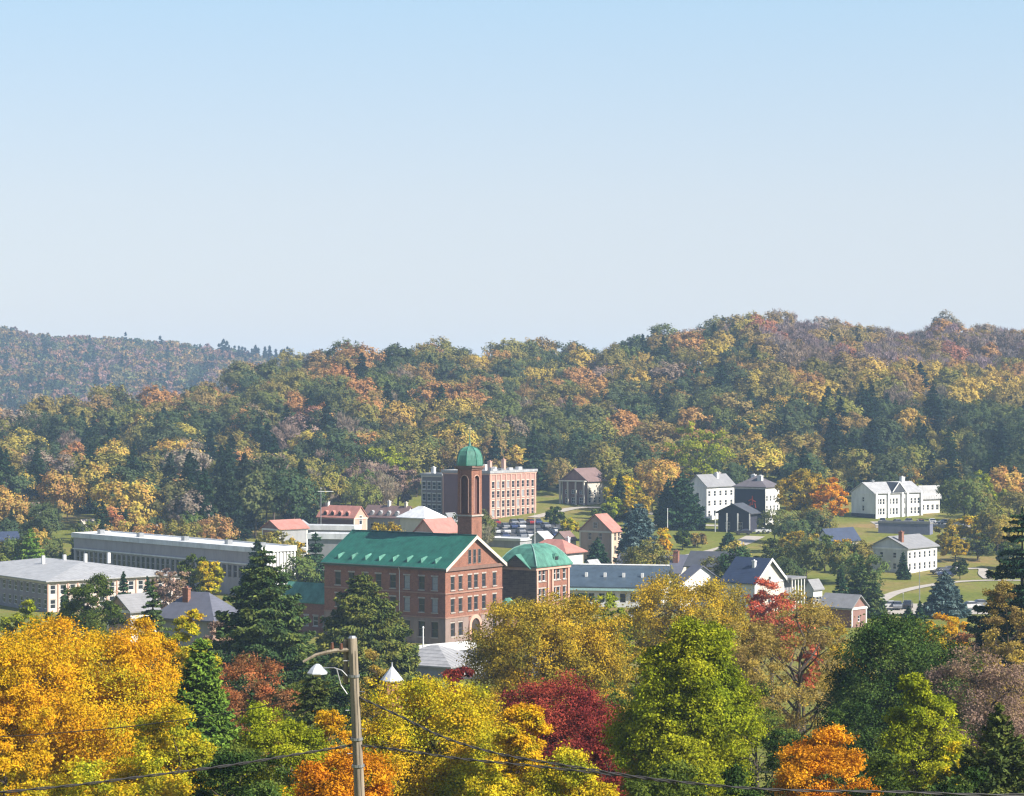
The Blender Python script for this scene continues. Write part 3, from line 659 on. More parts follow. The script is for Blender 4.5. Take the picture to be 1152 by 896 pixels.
# ---- long white building
def long_white():
    b = building('long_white_factory', 'very long white flat roofed factory with a grey shaded side, left of the spruce', 'factory', 83, 288, 331, 462, 622, 48, weathered('shaded_white_cladding', (0.37, 0.34, 0.36), 0.7, 0.2), weathered('dull_white_render', (0.6, 0.59, 0.58), 0.7, 0.2), WROOF, 'flat', 0.8, 0.4,  # left cladding greyed toward mauve, painting shade onto the white wall
                 frac_rows(even(36, 0.01, 0.99), [(3.5, 2.6)], 1.3), frac_rows(even(6), [(3.4, 1.8)], 1.1) , STEEL, None, None, None, 0.12)
    L, W, H = b['L'], b['W'], b['H']
    pieces('pilaster', [(W * i / 11 - 0.2, -0.22, 0, W * i / 11 + 0.2, -0.01, H - 0.1) for i in range(12)], WHITE, b['root'])
    MB().box(-0.3, 0, 6.35, -0.01, L, 6.6).build('string_course', WHITE, b['root'])
    rng = random.Random(3)
    for v in (0.05, 0.22, 0.45, 0.7, 0.93):
        MB().box(W * 0.4, L * v, H + 0.8, W * 0.4 + 1.2, L * v + 1.2, H + 1.7).build('roof_vent', STEEL, b['roof'])
long_white()
def grey_hip():
    b = building('grey_hip_roofed_school', 'big pale school with light grey hip roof and white roof stubs, far left', 'school', -60, 54, 206, 430, 655, 52, weathered('shaded_school_render', (0.27, 0.235, 0.24), 0.85), weathered('pinkish_white_render', (0.62, 0.52, 0.47)), LROOF, 'hip', 2.1, 0.7,  # left render coloured dark mauve to imitate the shaded side
                 frac_rows(even(18), [(3.3, 1.8), (0.6, 1.8)], 1.3), frac_rows(even(14), [(3.3, 1.8), (0.6, 1.8)], 1.2), WHITE, None, CREAM, None, 0.12)
    L, W, H = b['L'], b['W'], b['H']
    for u in (0.34, 0.5, 0.66, 0.84):
        MB().box(W * u, L * 0.5 - 0.5, H + 1.2, W * u + 0.55, L * 0.5 + 0.05, H + 3.3).build('chimney', WHITE, b['roof'])
    pieces('pilaster', [(W * i / 14 - 0.15, -0.15, 0, W * i / 14 + 0.15, -0.006, H - 0.45) for i in range(15)], SALMON, b['root'])
grey_hip()
building('grey_gabled_cottage', 'small grey roofed cottage with shaded gable between the foreground conifer and green tree', 'cottage', 121, 147, 176, 330, 687, 40, TAN, CREAM, GREYROOF, 'gableX', 1.9, 0.5, frac_rows([0.3, 0.7], [(1.2, 1.4)], 1.0), frac_rows(even(3), [(1.2, 1.4)], 1.0), WHITE, None, WHITE)
building('slate_hipped_house', 'dark slate hip roofed house with brick chimney left of the big spruce', 'house', 176, 240, 272, 300, 700, 30, GREYWALL, TAN, seamroof('blue_slate', (0.12, 0.125, 0.16), 'Z', 0.3, 0.6, 0.2, 0.3), 'hip', 3.3, 0.7, frac_rows(even(4), [(1.0, 1.4)], 1.0), frac_rows(even(3), [(1.0, 1.4)], 1.0), WHITE, chim=((0.3, 0.62, 1.6, 0.6, 0.9, 2.3, BRICK),))
# ---- right of the mill
building('tall_pink_roofed_chapel', 'tall tan chapel-like house with pink roof beside the blue spruce column', 'chapel', 652, 688, 700, 540, 598, 34, TAN, weathered('sunlit_tan_render', (0.62, 0.44, 0.33)), PINKROOF, 'gableX', 3.7, 0.35,  # right wall is the tan brightened in colour to look sunlit
         frac_rows([0.35, 0.68], [(5.5, 1.7), (2.6, 1.7)], 1.0) + [(0.5, 8.2, 1.3, 1.5)], frac_rows([0.35, 0.7], [(5.3, 2.0), (2.2, 2.0)], 0.9), CREAM, None, CREAM)
b = building('red_hipped_villa', 'white walled villa with low red roof behind the mansard pavilion', 'villa', 592, 636, 656, 465, 623, 38, WHITE, None, PINKROOF, 'hip', 2.4, 0.7, frac_rows(even(5), [(1.0, 1.5), (4.0, 1.4)], 1.1), frac_rows(even(4), [(1.0, 1.5), (4.0, 1.4)], 1.0), WHITE, None, CREAM, chim=((0.8, 0.3, 1.2, 0.7, 0.7, 1.5, WHITE),))
b = building('blue_roofed_low_shop', 'low white shop with long blue grey metal roof right of the pavilion', 'shop', 636, 742, 757, 440, 661, 11, WHITE, None, TEALROOF, 'gableY', 3.1, 0.8, frac_rows(even(9), [(0.9, 1.7)], 1.1), frac_rows([0.5], [(1.0, 1.5)], 1.0), plain('dark_window_frame', (0.1, 0.1, 0.12)), None, None)
MB().box(-0.82, -0.8, b['H'] - 0.75, -0.7, b['L'] + 0.8, b['H'] - 0.3).build('fascia', plain('pale_teal_fascia', (0.35, 0.55, 0.55), 0.5), b['roof'])
MB().tube([(b['W'] / 2, -0.6, b['H'] + 3.4), (b['W'] / 2, b['L'] + 0.6, b['H'] + 3.4)], 0.22, 6).build('ridge_cap', WHITE, b['roof'])
for i in range(4): MB().box(b['W'] * 0.2, b['L'] * (0.2 + 0.2 * i), b['H'] + 1.2, b['W'] * 0.2 + 0.5, b['L'] * (0.2 + 0.2 * i) + 0.5, b['H'] + 2.3).build('roof_vent', WHITE, b['roof'])
building('slate_roofed_block', 'long slate roofed block with brick chimney above the white gable house', 'house', 690, 764, 782, 505, 645, 20, GREYWALL, CREAM, seamroof('blue_slate', (0.12, 0.125, 0.16)), 'gableY', 3.4, 0.5, frac_rows(even(8), [(1.0, 1.5)], 1.0), (), WHITE, chim=((0.3, 0.12, 1.6, 1.2, 1.2, 2.8, BRICK),))
building('white_gabled_house', 'white house whose broad blank gable faces the street, left of the dark roofed porch house', 'house', 757, 765, 813, 432, 658, 56, GREYWALL, WHITE, seamroof('blue_slate', (0.12, 0.125, 0.16)), 'gableY', 3.2, 0.5, (), [(0.3, 2.3, 0.9, 1.2), (0.7, 2.3, 0.9, 1.2), (0.5, 4.0, 0.8, 1.0)], WHITE, trim=WHITE)
building('low_dark_roofed_house', 'low dark roofed house right behind the white gable house', 'house', 772, 824, 838, 478, 638, 22, WHITE, SALMON, DROOF, 'gableY', 2.6, 0.5, frac_rows(even(4), [(2.6, 1.4)], 1.0), (), WHITE)
b = building('dark_roofed_porch_house', 'white house with dark roof, white edged gable and columned side porch behind the red tree', 'house', 814, 849, 882, 425, 655, 40, WHITE, CREAM, NAVYROOF, 'gableY', 3.9, 0.6, frac_rows(even(4), [(1.0, 1.5)], 1.0), frac_rows([0.25, 0.5, 0.75], [(1.0, 1.6)], 0.9) + [(0.5, 5.6, 0.9, 1.3)], WHITE, None, WHITE, chim=((0.3, 0.3, 1.9, 0.6, 0.6, 1.6, WHITE),))
def rake(b, rise, mt, over=0.6):
    W, H = b['W'], b['H']; s = rise / (W / 2); t = MB()
    for sx in (0, 1):
        x0 = -over if sx == 0 else W + over; z0 = H - over * s
        vs = [(x0, -over - 0.1, z0 - 0.25), (W / 2, -over - 0.1, H + rise - 0.25), (W / 2, -over - 0.1, H + rise + 0.3), (x0, -over - 0.1, z0 + 0.3)]
        vs += [(x, -over - 0.006, z) for x, y, z in vs]
        t.add(vs, [(0, 1, 2, 3), (7, 6, 5, 4), (0, 4, 5, 1), (3, 2, 6, 7), (0, 3, 7, 4)])
    t.build('raking_trim', mt, b['root'])
rake(b, 3.9, WHITE)
W, H = b['W'], b['H']
m = MB().box(W + 0.1, -1.6, H - 0.1, W + 5.2, 5, H + 0.25); m.build('porch_roof', GREYROOF, b['root'])
for i in range(5): MB().box(W + 0.6 + 1.05 * i, -1.4, -0.5, W + 0.8 + 1.05 * i, -1.2, H - 0.105).build('porch_column', WHITE, b['root'])
MB().box(W + 0.05, 0.5, -1, W + 4.8, 4.8, H - 0.11).build('porch_wall', GREYWALL, b['root'])
building('grey_shed', 'small grey roofed shed with white edged red gable, below the dark conifer group', 'shed', 922, 958, 975, 400, 684, 40, BRICK, weathered('muted_brick', (0.26, 0.15, 0.13)), GREYROOF, 'gableY', 1.9, 0.4, (), [(0.5, 0.9, 0.8, 1.1)], WHITE, None, WHITE)
# ---- hillside houses, right
b = building('white_hillside_house', 'tall white house with grey roof on the hillside beside dark spruces', 'house', 774, 795, 826, 645, 547, 42, WHITE, None, GREYROOF, 'gableX', 2.9, 0.5,
             frac_rows([0.5], [(6.2, 1.5), (3.2, 1.5)], 1.1), frac_rows(even(5), [(6.6, 1.6), (3.9, 1.6), (1.0, 1.7)], 1.15), WHITE, None, WHITE, None, 0.13, ((0.6, 0.35, 1.8, 1.0, 0.9, 1.5, WHITE), (0.85, 0.6, 2.0, 0.8, 0.8, 1.3, STONE)))
b = building('dark_walled_hillside_house', 'big house with near-black side wall bearing a red emblem and white windowed front', 'house', 826, 861, 877, 628, 549, 32, DARKWALL, WHITE, seamroof('charcoal_roof', (0.13, 0.115, 0.125), 'Z', 0.3, 0.7, 0.25, 0.25), 'hip', 2.9, 0.5,
             (), frac_rows(even(4), [(6.5, 1.6), (3.8, 1.6), (1.0, 1.7)], 1.1), WHITE, None, None, None, 0.13, ((0.3, 0.3, 1.2, 1.2, 1.2, 1.8, WHITE), (0.7, 0.7, 1.5, 1.2, 1.2, 1.6, WHITE)))
L, W, H = b['L'], b['W'], b['H']; m = MB(); c = L * 0.43
for (y0, z0, y1, z1, t) in ((-0.2, 5.5, -0.2, 8.0, 0.35), (-0.2, 7.2, 1.0, 6.6, 0.3), (-0.2, 6.9, -1.2, 6.4, 0.3), (0.4, 6.2, 0.6, 4.8, 0.3), (-0.9, 6.0, -1.2, 4.7, 0.3), (-0.2, 5.8, 0.9, 5.4, 0.25)):
    m.tube([(-0.07, c + y0, z0), (-0.07, c + y1, z1)], t * 0.55, 6)
m.build('red_emblem', plain('red_emblem_paint', (0.55, 0.06, 0.03), 0.6), b['root'])
MB().box(-0.1, 0, H - 0.4, -0.01, L, H - 0.02).box(-0.1, -0.1, -1, 0.3, -0.01, H - 0.4).build('corner_trim', WHITE, b['root'])
b = building('porch_pavilion', 'low open pavilion with dark gabled roof in front of the dark walled house', 'pavilion', 808, 843, 852, 606, 577, 28, DARKWALL, DARKWALL, DROOF, 'gableX', 2.1, 0.9, frac_rows([0.3, 0.7], [(0.8, 1.9)], 1.4), (), CREAM)
for f in (-0.05, 0.33, 0.68, 1.05): MB().box(-1.1, f * b['L'] - 0.12, -1, -0.85, f * b['L'] + 0.12, b['H'] - 0.2).build('porch_column', WHITE, b['root'])
def mansion():
    b = building('white_mansion', 'long white mansion with pilasters and pale grey roofs on the grass terrace', 'mansion', 958, 984, 1037, 650, 555, 56, WHITE, None, LROOF, 'gableX', 2.7, 0.45,
                 frac_rows([0.5], [(4.6, 1.4), (2.0, 1.6)], 0.9), frac_rows([0.07, 0.13, 0.19, 0.33, 0.40, 0.47, 0.62, 0.7, 0.78, 0.86, 0.93], [(3.9, 1.7), (1.0, 1.9)], 0.85), WHITE, None, WHITE, None, 0.12,
                 ((0.83, 0.5, 2.0, 1.2, 1.0, 2.0, WHITE), (0.2, 0.5, 2.2, 0.7, 0.7, 1.0, STEEL)))
    L, W, H = b['L'], b['W'], b['H']; pieces('pilaster', [(f * W, -0.5, -1, f * W + 0.7, -0.06, H + 0.1) for f in (0.0, 0.26, 0.55, 0.66, 0.96)], WHITE, b['root'])
    # central cross gable with dark slope
    m = MB(); x0, x1 = W * 0.35, W * 0.62; z = H + 0.2; xm = (x0 + x1) / 2; zt = H + 2.9; y1 = L * 0.5
    m.add([(x0, -0.7, z), (x1, -0.7, z), (xm, -0.7, zt), (x0, y1, z), (x1, y1, z), (xm, y1 + 0.6, zt)], [(0, 1, 2), (0, 2, 5, 3), (1, 4, 5, 2), (0, 3, 4, 1), (3, 5, 4)])
    m.build('cross_gable', DROOF, b['roof'])
    t = MB()
    for (xa, xb) in ((x0 - 0.2, xm), (x1 + 0.2, xm)):
        vs = [(xa, -0.86, z - 0.25), (xb, -0.86, zt - 0.05), (xb, -0.86, zt + 0.35), (xa, -0.86, z + 0.15)]; vs += [(x, -0.705, zz) for x, y, zz in vs]
        t.add(vs, [(0, 1, 2, 3), (7, 6, 5, 4), (0, 4, 5, 1), (3, 2, 6, 7)])
    t.build('raking_trim', WHITE, b['roof'])
    MB().box(-0.15, -0.2, -4, L * 0 - 0.01, L, 1.3).build('dark_plinth', DARKWALL, b['root'])
mansion()
building('mansion_east_wing', 'lower white wing with pale roof at the right end of the mansion', 'wing', 1033, 1036, 1057, 664, 556, 62, WHITE, None, LROOF, 'gableX', 2.2, 0.45, (), frac_rows(even(4), [(3.8, 1.4), (1.0, 1.6)], 0.9), WHITE, None, WHITE)
building('blue_grey_garage_block', 'low blank blue grey block below the white mansion', 'garage', 988, 1046, 1049.5, 600, 590, 25, weathered('blue_grey_block', (0.17, 0.18, 0.25), 0.8, 0.2), None, GREYROOF, 'flat', 0.3, 0.1, (), ())
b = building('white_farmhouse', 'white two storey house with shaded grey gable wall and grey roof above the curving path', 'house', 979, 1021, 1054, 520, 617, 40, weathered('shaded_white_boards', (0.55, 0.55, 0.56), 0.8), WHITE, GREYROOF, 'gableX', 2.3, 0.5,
         frac_rows([0.35, 0.7], [(3.4, 1.3), (0.9, 1.4)], 0.9), frac_rows(even(6), [(3.3, 1.5), (0.7, 1.6)], 0.95), WHITE, None, WHITE, None, 0.1, ((0.1, 0.25, 1.2, 0.9, 0.9, 2.2, BRICK),), blind=0.0)
building('navy_roofed_cottage', 'small white cottage with navy blue roof behind the yellow bushes', 'cottage', 919, 934, 966, 560, 608, 48, WHITE, CREAM, NAVYROOF, 'gableX', 2.5, 0.5, frac_rows([0.5], [(2.6, 1.2)], 0.9), frac_rows(even(4), [(1.0, 1.5)], 1.0), WHITE, None, WHITE)
# ---- left hillside cottages
building('dark_roofed_white_cottage', 'white cottage with dark roof cut by the left picture edge', 'cottage', -30, -22, 22, 535, 612, 62, WHITE, None, NAVYROOF, 'gableX', 2.3, 0.5, (), frac_rows(even(4), [(2.0, 1.4)], 1.0), WHITE)
building('pale_gabled_bungalow', 'pale bungalow with sunlit roof under small orange trees, behind the factory end', 'bungalow', 86, 98, 119, 610, 594, 50, WHITE, CREAM, weathered('sandy_roof', (0.5, 0.42, 0.34)), 'gableX', 1.9, 0.4, (), frac_rows(even(3), [(1.5, 1.6)], 1.3), WHITE)
building('white_woodland_cottage', 'tiny white cottage between dark conifers at the far left wood edge', 'cottage', 28, 36, 54, 668, 574, 50, WHITE, None, BROWNROOF, 'gableX', 1.9, 0.4, (), frac_rows(even(3), [(1.6, 1.4)], 1.0), WHITE)
building('pink_white_cottage', 'tiny pinkish cottage at the wood edge above the factory roof', 'cottage', 166, 174, 190, 618, 596, 50, WHITE, SALMON, WROOF, 'gableX', 1.6, 0.4, (), frac_rows(even(3), [(1.6, 1.4)], 1.0), WHITE)
# ---- small sheds and houses filling the middle of town
for nm, lb, ct, xl, xc, xr, d, ye, a_, wl, rf, kd, ri in [
    ('flat_garage_row', 'long pale garage row at the near edge of the hall car park', 'garage', 548, 585, 600, 575, 609, 30, GREYWALL, WROOF, 'flat', 0.4),
    ('white_roofed_shed', 'small shed with white gabled roof right of the hall car park', 'shed', 598, 612, 622, 560, 606, 40, GREYWALL, WROOF, 'gableX', 1.4),
    ('brown_roofed_bungalow', 'brown roofed bungalow just above the red hipped villa', 'bungalow', 622, 637, 648, 545, 608, 40, CREAM, BROWNROOF, 'gableX', 1.8),
    ('grey_lean_shed', 'grey shed with pale roof under the mast beside the pink roofed shop', 'shed', 318, 338, 350, 590, 594, 35, GREYWALL, LROOF, 'gableX', 1.6),
    ('cream_cottage', 'cream cottage with grey roof just right of the white tent roofed hall', 'cottage', 497, 507, 516, 600, 586, 40, CREAM, GREYROOF, 'gableX', 1.8),
    ('white_outbuilding', 'white outbuilding with slate roof above the low dark roofed house', 'outbuilding', 838, 850, 862, 470, 641, 40, WHITE, DROOF, 'gableX', 1.6),
    ('small_white_garage', 'small white garage just right of the columned side porch', 'garage', 905, 915, 925, 440, 662, 45, WHITE, GREYROOF, 'gableX', 1.4),
    ('pale_boathouse_shed', 'pale shed beside the left end of the blue roofed low shop', 'shed', 655, 668, 678, 470, 641, 35, CREAM, LROOF, 'gableX', 1.7),
    ('grey_barn', 'grey barn half hidden behind the farmhouse parking', 'barn', 1070, 1084, 1098, 560, 618, 40, GREYWALL, DROOF, 'gableX', 2.2)]:
    building(nm, lb, ct, xl, xc, xr, d, ye, a_, wl, None, rf, kd, ri, 0.35, frac_rows([0.35, 0.7], [(0.9, 1.2)], 0.9), frac_rows(even(3), [(0.9, 1.2)], 0.9), WHITE)
# ---- in front of the mill
building('grey_ribbed_storehouse', 'low storehouse with grey roof and pale ribbed slope in front of the brick hall', 'storehouse', 430, 506, 548, 322, 752, 30, GREYWALL, WHITE, seamroof('pale_ribbed_roof', (0.33, 0.33, 0.34), 'X', 0.9, 0.7, 0.3, 0.9), 'hip', 2.3, 0.5, frac_rows(even(4), [(0.5, 1.2)], 1.0), (), WHITE)
def yard_wall(name, label, p0, p1, h, t, mt):
    a, b = Vector(p0), Vector(p1); d = (b - a); n = max(2, int(d.length / 3)); z = min(gz(a.x, a.y), gz(b.x, b.y))
    root = tag(empty(name, (a.x, a.y, z), math.atan2(d.y, d.x)), label, 'wall')
    MB().box(0, 0, -1, d.length, t, h).build('wall_body', mt, root); MB().box(-0.06, -0.06, h + 0.002, d.length + 0.06, t + 0.06, h + 0.14).build('coping', WHITE, root)
yard_wall('yard_wall', 'white painted yard wall with coping at the foot of the brick gable', (px2x(468, 356), 356), (px2x(536, 364), 364), 1.3, 0.35, WHITE)
yard_wall('mansion_retaining_wall', 'pale retaining wall below the mansion forecourt', (px2x(985, 621), 621), (px2x(1085, 621), 621), 0.8, 0.4, STONE)

# ------------------------------------------------------------------ poles, lamps, cables
def pole_thing(name, label, cat, px, d, ytop, r0, r1, mt, group=None):
    g = gpx(px, d); zt = (448 - ytop) / F * d
    root = tag(empty(name, g), label, cat, group)
    MB().tube([(0, 0, -0.5), (0, 0, zt - g.z)], [r0, r1], 10).build('shaft', mt, root)
    MB().tube([(0, 0, zt - g.z), (0, 0, zt - g.z + r1 * 3)], [r1 * 1.8, r1 * 0.8], 8).build('finial', mt, root)
    return root
pole_thing('flagpole', 'bare white flagpole standing before the brick hall windows', 'flagpole', 476, 345, 707, 0.14, 0.1, WHITE)
r = pole_thing('light_mast', 'tall thin light mast on the grass below the white farmhouse', 'light mast', 1034.5, 440, 642, 0.11, 0.06, STEEL)
r = pole_thing('park_lamp', 'short thin lamp post beside the curving path', 'lamp post', 1016, 440, 668, 0.08, 0.05, STEEL)
r = pole_thing('hillside_lamp', 'pale lamp post beside the driveway among the dark spruces', 'lamp post', 751, 612, 573, 0.12, 0.08, WHITE)
r = pole_thing('antenna_mast', 'pale mast with short cross arm rising beside the pink roofed row', 'mast', 361, 590, 550, 0.13, 0.09, STEEL)
MB().box(-0.8, -0.07, 20.4, 3.2, 0.07, 20.55).build('cross_arm', WHITE, r).location.z = (448 - 553) / F * 590 - gpx(361, 590).z - 20.5

def utility_pole():
    d = 56.0; top = Vector(((396.5 - 576) / F * d, d, (448 - 718) / F * d)); bx = (406.5 - 576) / F * d; zb = gz(bx, d)
    # lean: the centre line passes px 396.5 at row 718 and px 404.5 at row 896
    zl = (448 - 896) / F * d; k = ((404.5 - 396.5) / F * d) / (zl - top.z)
    foot = Vector((top.x + k * (zb - top.z), d, zb))
    root = tag(empty('utility_pole', foot), 'weathered wooden utility pole rising through the foreground trees', 'utility pole')
    T = top - foot; axis = T.normalized()
    pts = [axis * (T.length * t) for t in (-0.08, 0, 0.25, 0.5, 0.75, 0.9, 1.0)]
    MB().tube(pts, [0.175, 0.17, 0.155, 0.14, 0.122, 0.113, 0.108], 16).build('shaft', WOODP, root)
    MB().tube([T, T + axis * 0.05], [0.11, 0.07], 8).build('pole_top', STEEL, root)
    # second short stub beside the top
    MB().tube([T + Vector((-0.165, 0.1, -1.1)), T + Vector((-0.165, 0.1, -0.06))], 0.06, 8).build('stub', WOODP, root)
    for z in (0.92, 2.45, 3.1):
        p = T - axis * z; MB().tube([p - axis * 0.03, p + axis * 0.03], [0.132 + 0.008 * z, 0.132 + 0.008 * z], 14).build('band', STEEL, root)
    a = T - axis * 0.28
    MB().tube([a, a + Vector((-0.45, -0.05, -0.02)), a + Vector((-0.9, -0.1, -0.12)), a + Vector((-1.2, -0.15, -0.28))], [0.06, 0.055, 0.04, 0.03], 6).build('wooden_arm', WOODP, root)
    ins = MB().tube([a + Vector((-0.5, -0.05, 0.02)), a + Vector((-0.5, -0.05, 0.18))], [0.05, 0.03], 8); ins.build('insulator', plain('brown_porcelain', (0.12, 0.05, 0.03), 0.3), root)
    ins = MB().tube([a + Vector((-0.28, -0.05, 0.02)), a + Vector((-0.28, -0.05, 0.16))], [0.05, 0.03], 8); ins.build('insulator', plain('brown_porcelain', (0.12, 0.05, 0.03)), root)
    for k, z in enumerate((0.55, 1.3, 1.75, 2.2, 2.8)):
        p = T - axis * z; sg = 1 if k % 2 else -1
        MB().tube([p, p + Vector((sg * 0.24, -0.06, 0))], 0.012, 6).build('bolt', STEEL, root)
    MB().tube([T - axis * z + Vector((0.06, -0.15 - z * 0.008, 0)) for z in (0.3, 1.2, 2.4, 4.0, 6.0)], 0.008, 5).build('ground_wire', plain('dark_wire', (0.04, 0.035, 0.03)), root)
    # street lamp carried by the pole
    q = foot + T - axis * 0.94
    lr = tag(empty('pole_street_lamp', q), 'white shaded street lamp on a curved steel arm left of the pole top', 'street lamp')
    h = Vector(((357 - 576) / F * d, d, (448 - 749) / F * d)) - q
    MB().tube([(-0.15, -0.02, 0.0), (-0.3, -0.04, 0.16), (-0.48, -0.05, 0.22), (h.x + 0.1, 0, h.z - 0.05)], [0.016, 0.016, 0.016, 0.016], 8).build('arm', STEEL, lr)
    MB().tube([(-0.17, -0.02, -0.42), (-0.32, -0.04, -0.2), (-0.42, -0.05, 0.19)], 0.018, 6).build('brace', STEEL, lr)
    n = 8; S8 = lambda r, z, o=0: [(h.x + o + r * 1.0 * math.cos(2 * math.pi * j / n + 0.39), h.y + r * math.sin(2 * math.pi * j / n + 0.39), h.z + z) for j in range(n)]
    MB().rings([S8(0.255, -0.20), S8(0.26, -0.17), S8(0.17, -0.07, -0.01), S8(0.10, 0.0), S8(0.04, 0.04)]).build('lamp_shade', plain('white_enamel', (0.5, 0.52, 0.56), 0.35), lr)
    MB().rings([S8(0.09, -0.26), S8(0.14, -0.203)]).build('lamp_glass', plain('lamp_lens', (0.45, 0.4, 0.35), 0.2), lr)
    return foot, T, axis
foot, T, axis = utility_pole()
def chimney_stack():
    d = 142.0; g = gpx(441, d); zt = (448 - 751) / F * d - g.z
    root = tag(empty('chimney_stack', g, 0.4), 'brick stack with a white pyramid cap poking above the yellow-green tree', 'chimney stack')
    MB().box(-0.5, -0.5, -1, 0.5, 0.5, zt - 0.85).build('shaft', BRICK, root)
    sq = lambda r, z: [(r * math.cos(math.pi / 4 * j + 0.3), r * math.sin(math.pi / 4 * j + 0.3), zt + z) for j in range(8)]
    MB().rings([sq(0.72, -0.84), sq(0.72, -0.78), sq(0.42, -0.40), sq(0.17, -0.1), sq(0.05, 0.06), sq(0.02, 0.32)]).build('cap', plain('white_enamel', (0.6, 0.62, 0.66)), root)
chimney_stack()
def cable(name, label, pix, rad, wob=0.02, strands=2, seed=1):
    rng = random.Random(seed); P = [Vector(((x - 576) / F * d, d, (448 - y) / F * d)) for x, y, d in pix]
    # Catmull-Rom
    Q = []
    for i in range(len(P) - 1):
        p0, p1, p2, p3 = P[max(i - 1, 0)], P[i], P[i + 1], P[min(i + 2, len(P) - 1)]
        for k in range(14):
            t = k / 14; Q.append(0.5 * ((2 * p1) + (p2 - p0) * t + (2 * p0 - 5 * p1 + 4 * p2 - p3) * t * t + (3 * p1 - p0 - 3 * p2 + p3) * t ** 3))
    Q.append(P[-1]); m = MB()
    for s in range(strands):
        m.tube([q + Vector((0, math.cos(i * 0.9 + s * 3.14) * wob, math.sin(i * 0.9 + s * 3.14) * wob)) for i, q in enumerate(Q)], rad, 6)
    tag(m.build(name, CABLE), label, 'cable', 'overhead cables')
cable('overhead_cable', 'cable bundle slanting from the pole down to the lower right corner', [(400, 783, 56), (450, 806, 55.5), (500, 830, 55), (560, 848, 54.5), (640, 862, 54), (740, 877, 53.5), (860, 888, 53), (1000, 891, 53), (1180, 894, 53), (1500, 880, 53)], 0.016, 0.02)
cable('overhead_cable', 'sagging cable bundle running from the pole to the lower left corner', [(400, 838, 56), (340, 848, 56), (260, 861, 56), (160, 874, 56), (60, 886, 56), (-100, 898, 56), (-400, 905, 56)], 0.018, 0.022, seed=2)
cable('overhead_cable', 'short lower cable bundle joining the slanting cable right of the pole', [(400, 838, 56), (450, 844, 55.7), (520, 854, 55.3), (600, 862, 54.8), (700, 873, 54.2), (760, 881, 53.6)], 0.016, 0.02, seed=3)
cable('overhead_cable', 'thin single wire dropping leftward from the pole across the green conifer', [(395, 768, 56), (330, 787, 57), (265, 801, 58), (190, 812, 59), (100, 822, 60), (-60, 832, 62), (-300, 836, 64)], 0.013, 0.0, 1, seed=4)

# ------------------------------------------------------------------ cars
CARPAINT = [plain('car_paint_%d' % i, c, 0.25, 0.1) for i, c in enumerate([(0.6, 0.6, 0.6), (0.03, 0.03, 0.035), (0.25, 0.26, 0.28), (0.05, 0.07, 0.16), (0.3, 0.03, 0.03), (0.12, 0.12, 0.13)])]
CNAME = ['white', 'black', 'silver grey', 'dark blue', 'dark red', 'charcoal']
TYRE = plain('tyre_rubber', (0.02, 0.02, 0.02), 0.8)
def make_car(ci):
    root = empty('parked_car', (0, 0, 0))
    prof = [(-2.15, 0.35), (-2.2, 0.75), (-1.95, 0.95), (-0.95, 1.02), (1.35, 1.05), (2.05, 0.98), (2.15, 0.7), (2.12, 0.35)]
    m = MB().rings([[(x, y, z) for x, z in prof] for y in (-0.86, 0.86)]); m.build('body', CARPAINT[ci], root)
    cab = [(-0.95, 1.0), (-0.35, 1.42), (1.05, 1.45), (1.75, 1.03)]
    MB().rings([[(x, y * (0.8 if z < 1.2 else 0.66) / 0.8, z) for x, z in cab] for y in (-0.8, 0.8)]).build('cabin_glass', GLASS, root)
    MB().box(-0.3, -0.64, 1.43, 1.0, 0.64, 1.49).build('car_roof', CARPAINT[ci], root)
    for x in (-1.35, 1.35):
        for y in (-0.88, 0.72):
            MB().tube([(x, y, 0.33), (x, y + 0.16, 0.33)], 0.33, 12).build('wheel', TYRE, root)
    return root
def copy_tree(o, parent=None):
    c = o.copy(); COL.objects.link(c)
    if parent is not None: c.parent = parent
    for ch in o.children: copy_tree(ch, c)
    return c
_protos = {}
def car(px, d, rz, ci, where, group):
    g = gpx(px, d)
    if ci not in _protos: _protos[ci] = make_car(ci); o = _protos[ci]
    else: o = copy_tree(_protos[ci])
    o.location = (g.x, g.y, g.z + 0.12); o.rotation_euler = (0, 0, rz)
    tag(o, f'{CNAME[ci]} car {where}', 'car', group)
rng = random.Random(11)
for row, (d, wr) in enumerate([(596, 'in the front row'), (608, 'in the second row'), (622, 'in the third row'), (634, 'in the back row')]):
    for k in range(9):
        if rng.random() < 0.28: continue
        px = 549 + k * 9.4 + rng.uniform(-1, 1)
        car(px, d + rng.uniform(-.5, .5), R(90 + 15 + rng.uniform(-4, 4)), rng.choice([0, 0, 2, 1, 3, 5, 2, 4]), wr + ' of the hall car park', 'cars in the hall car park')
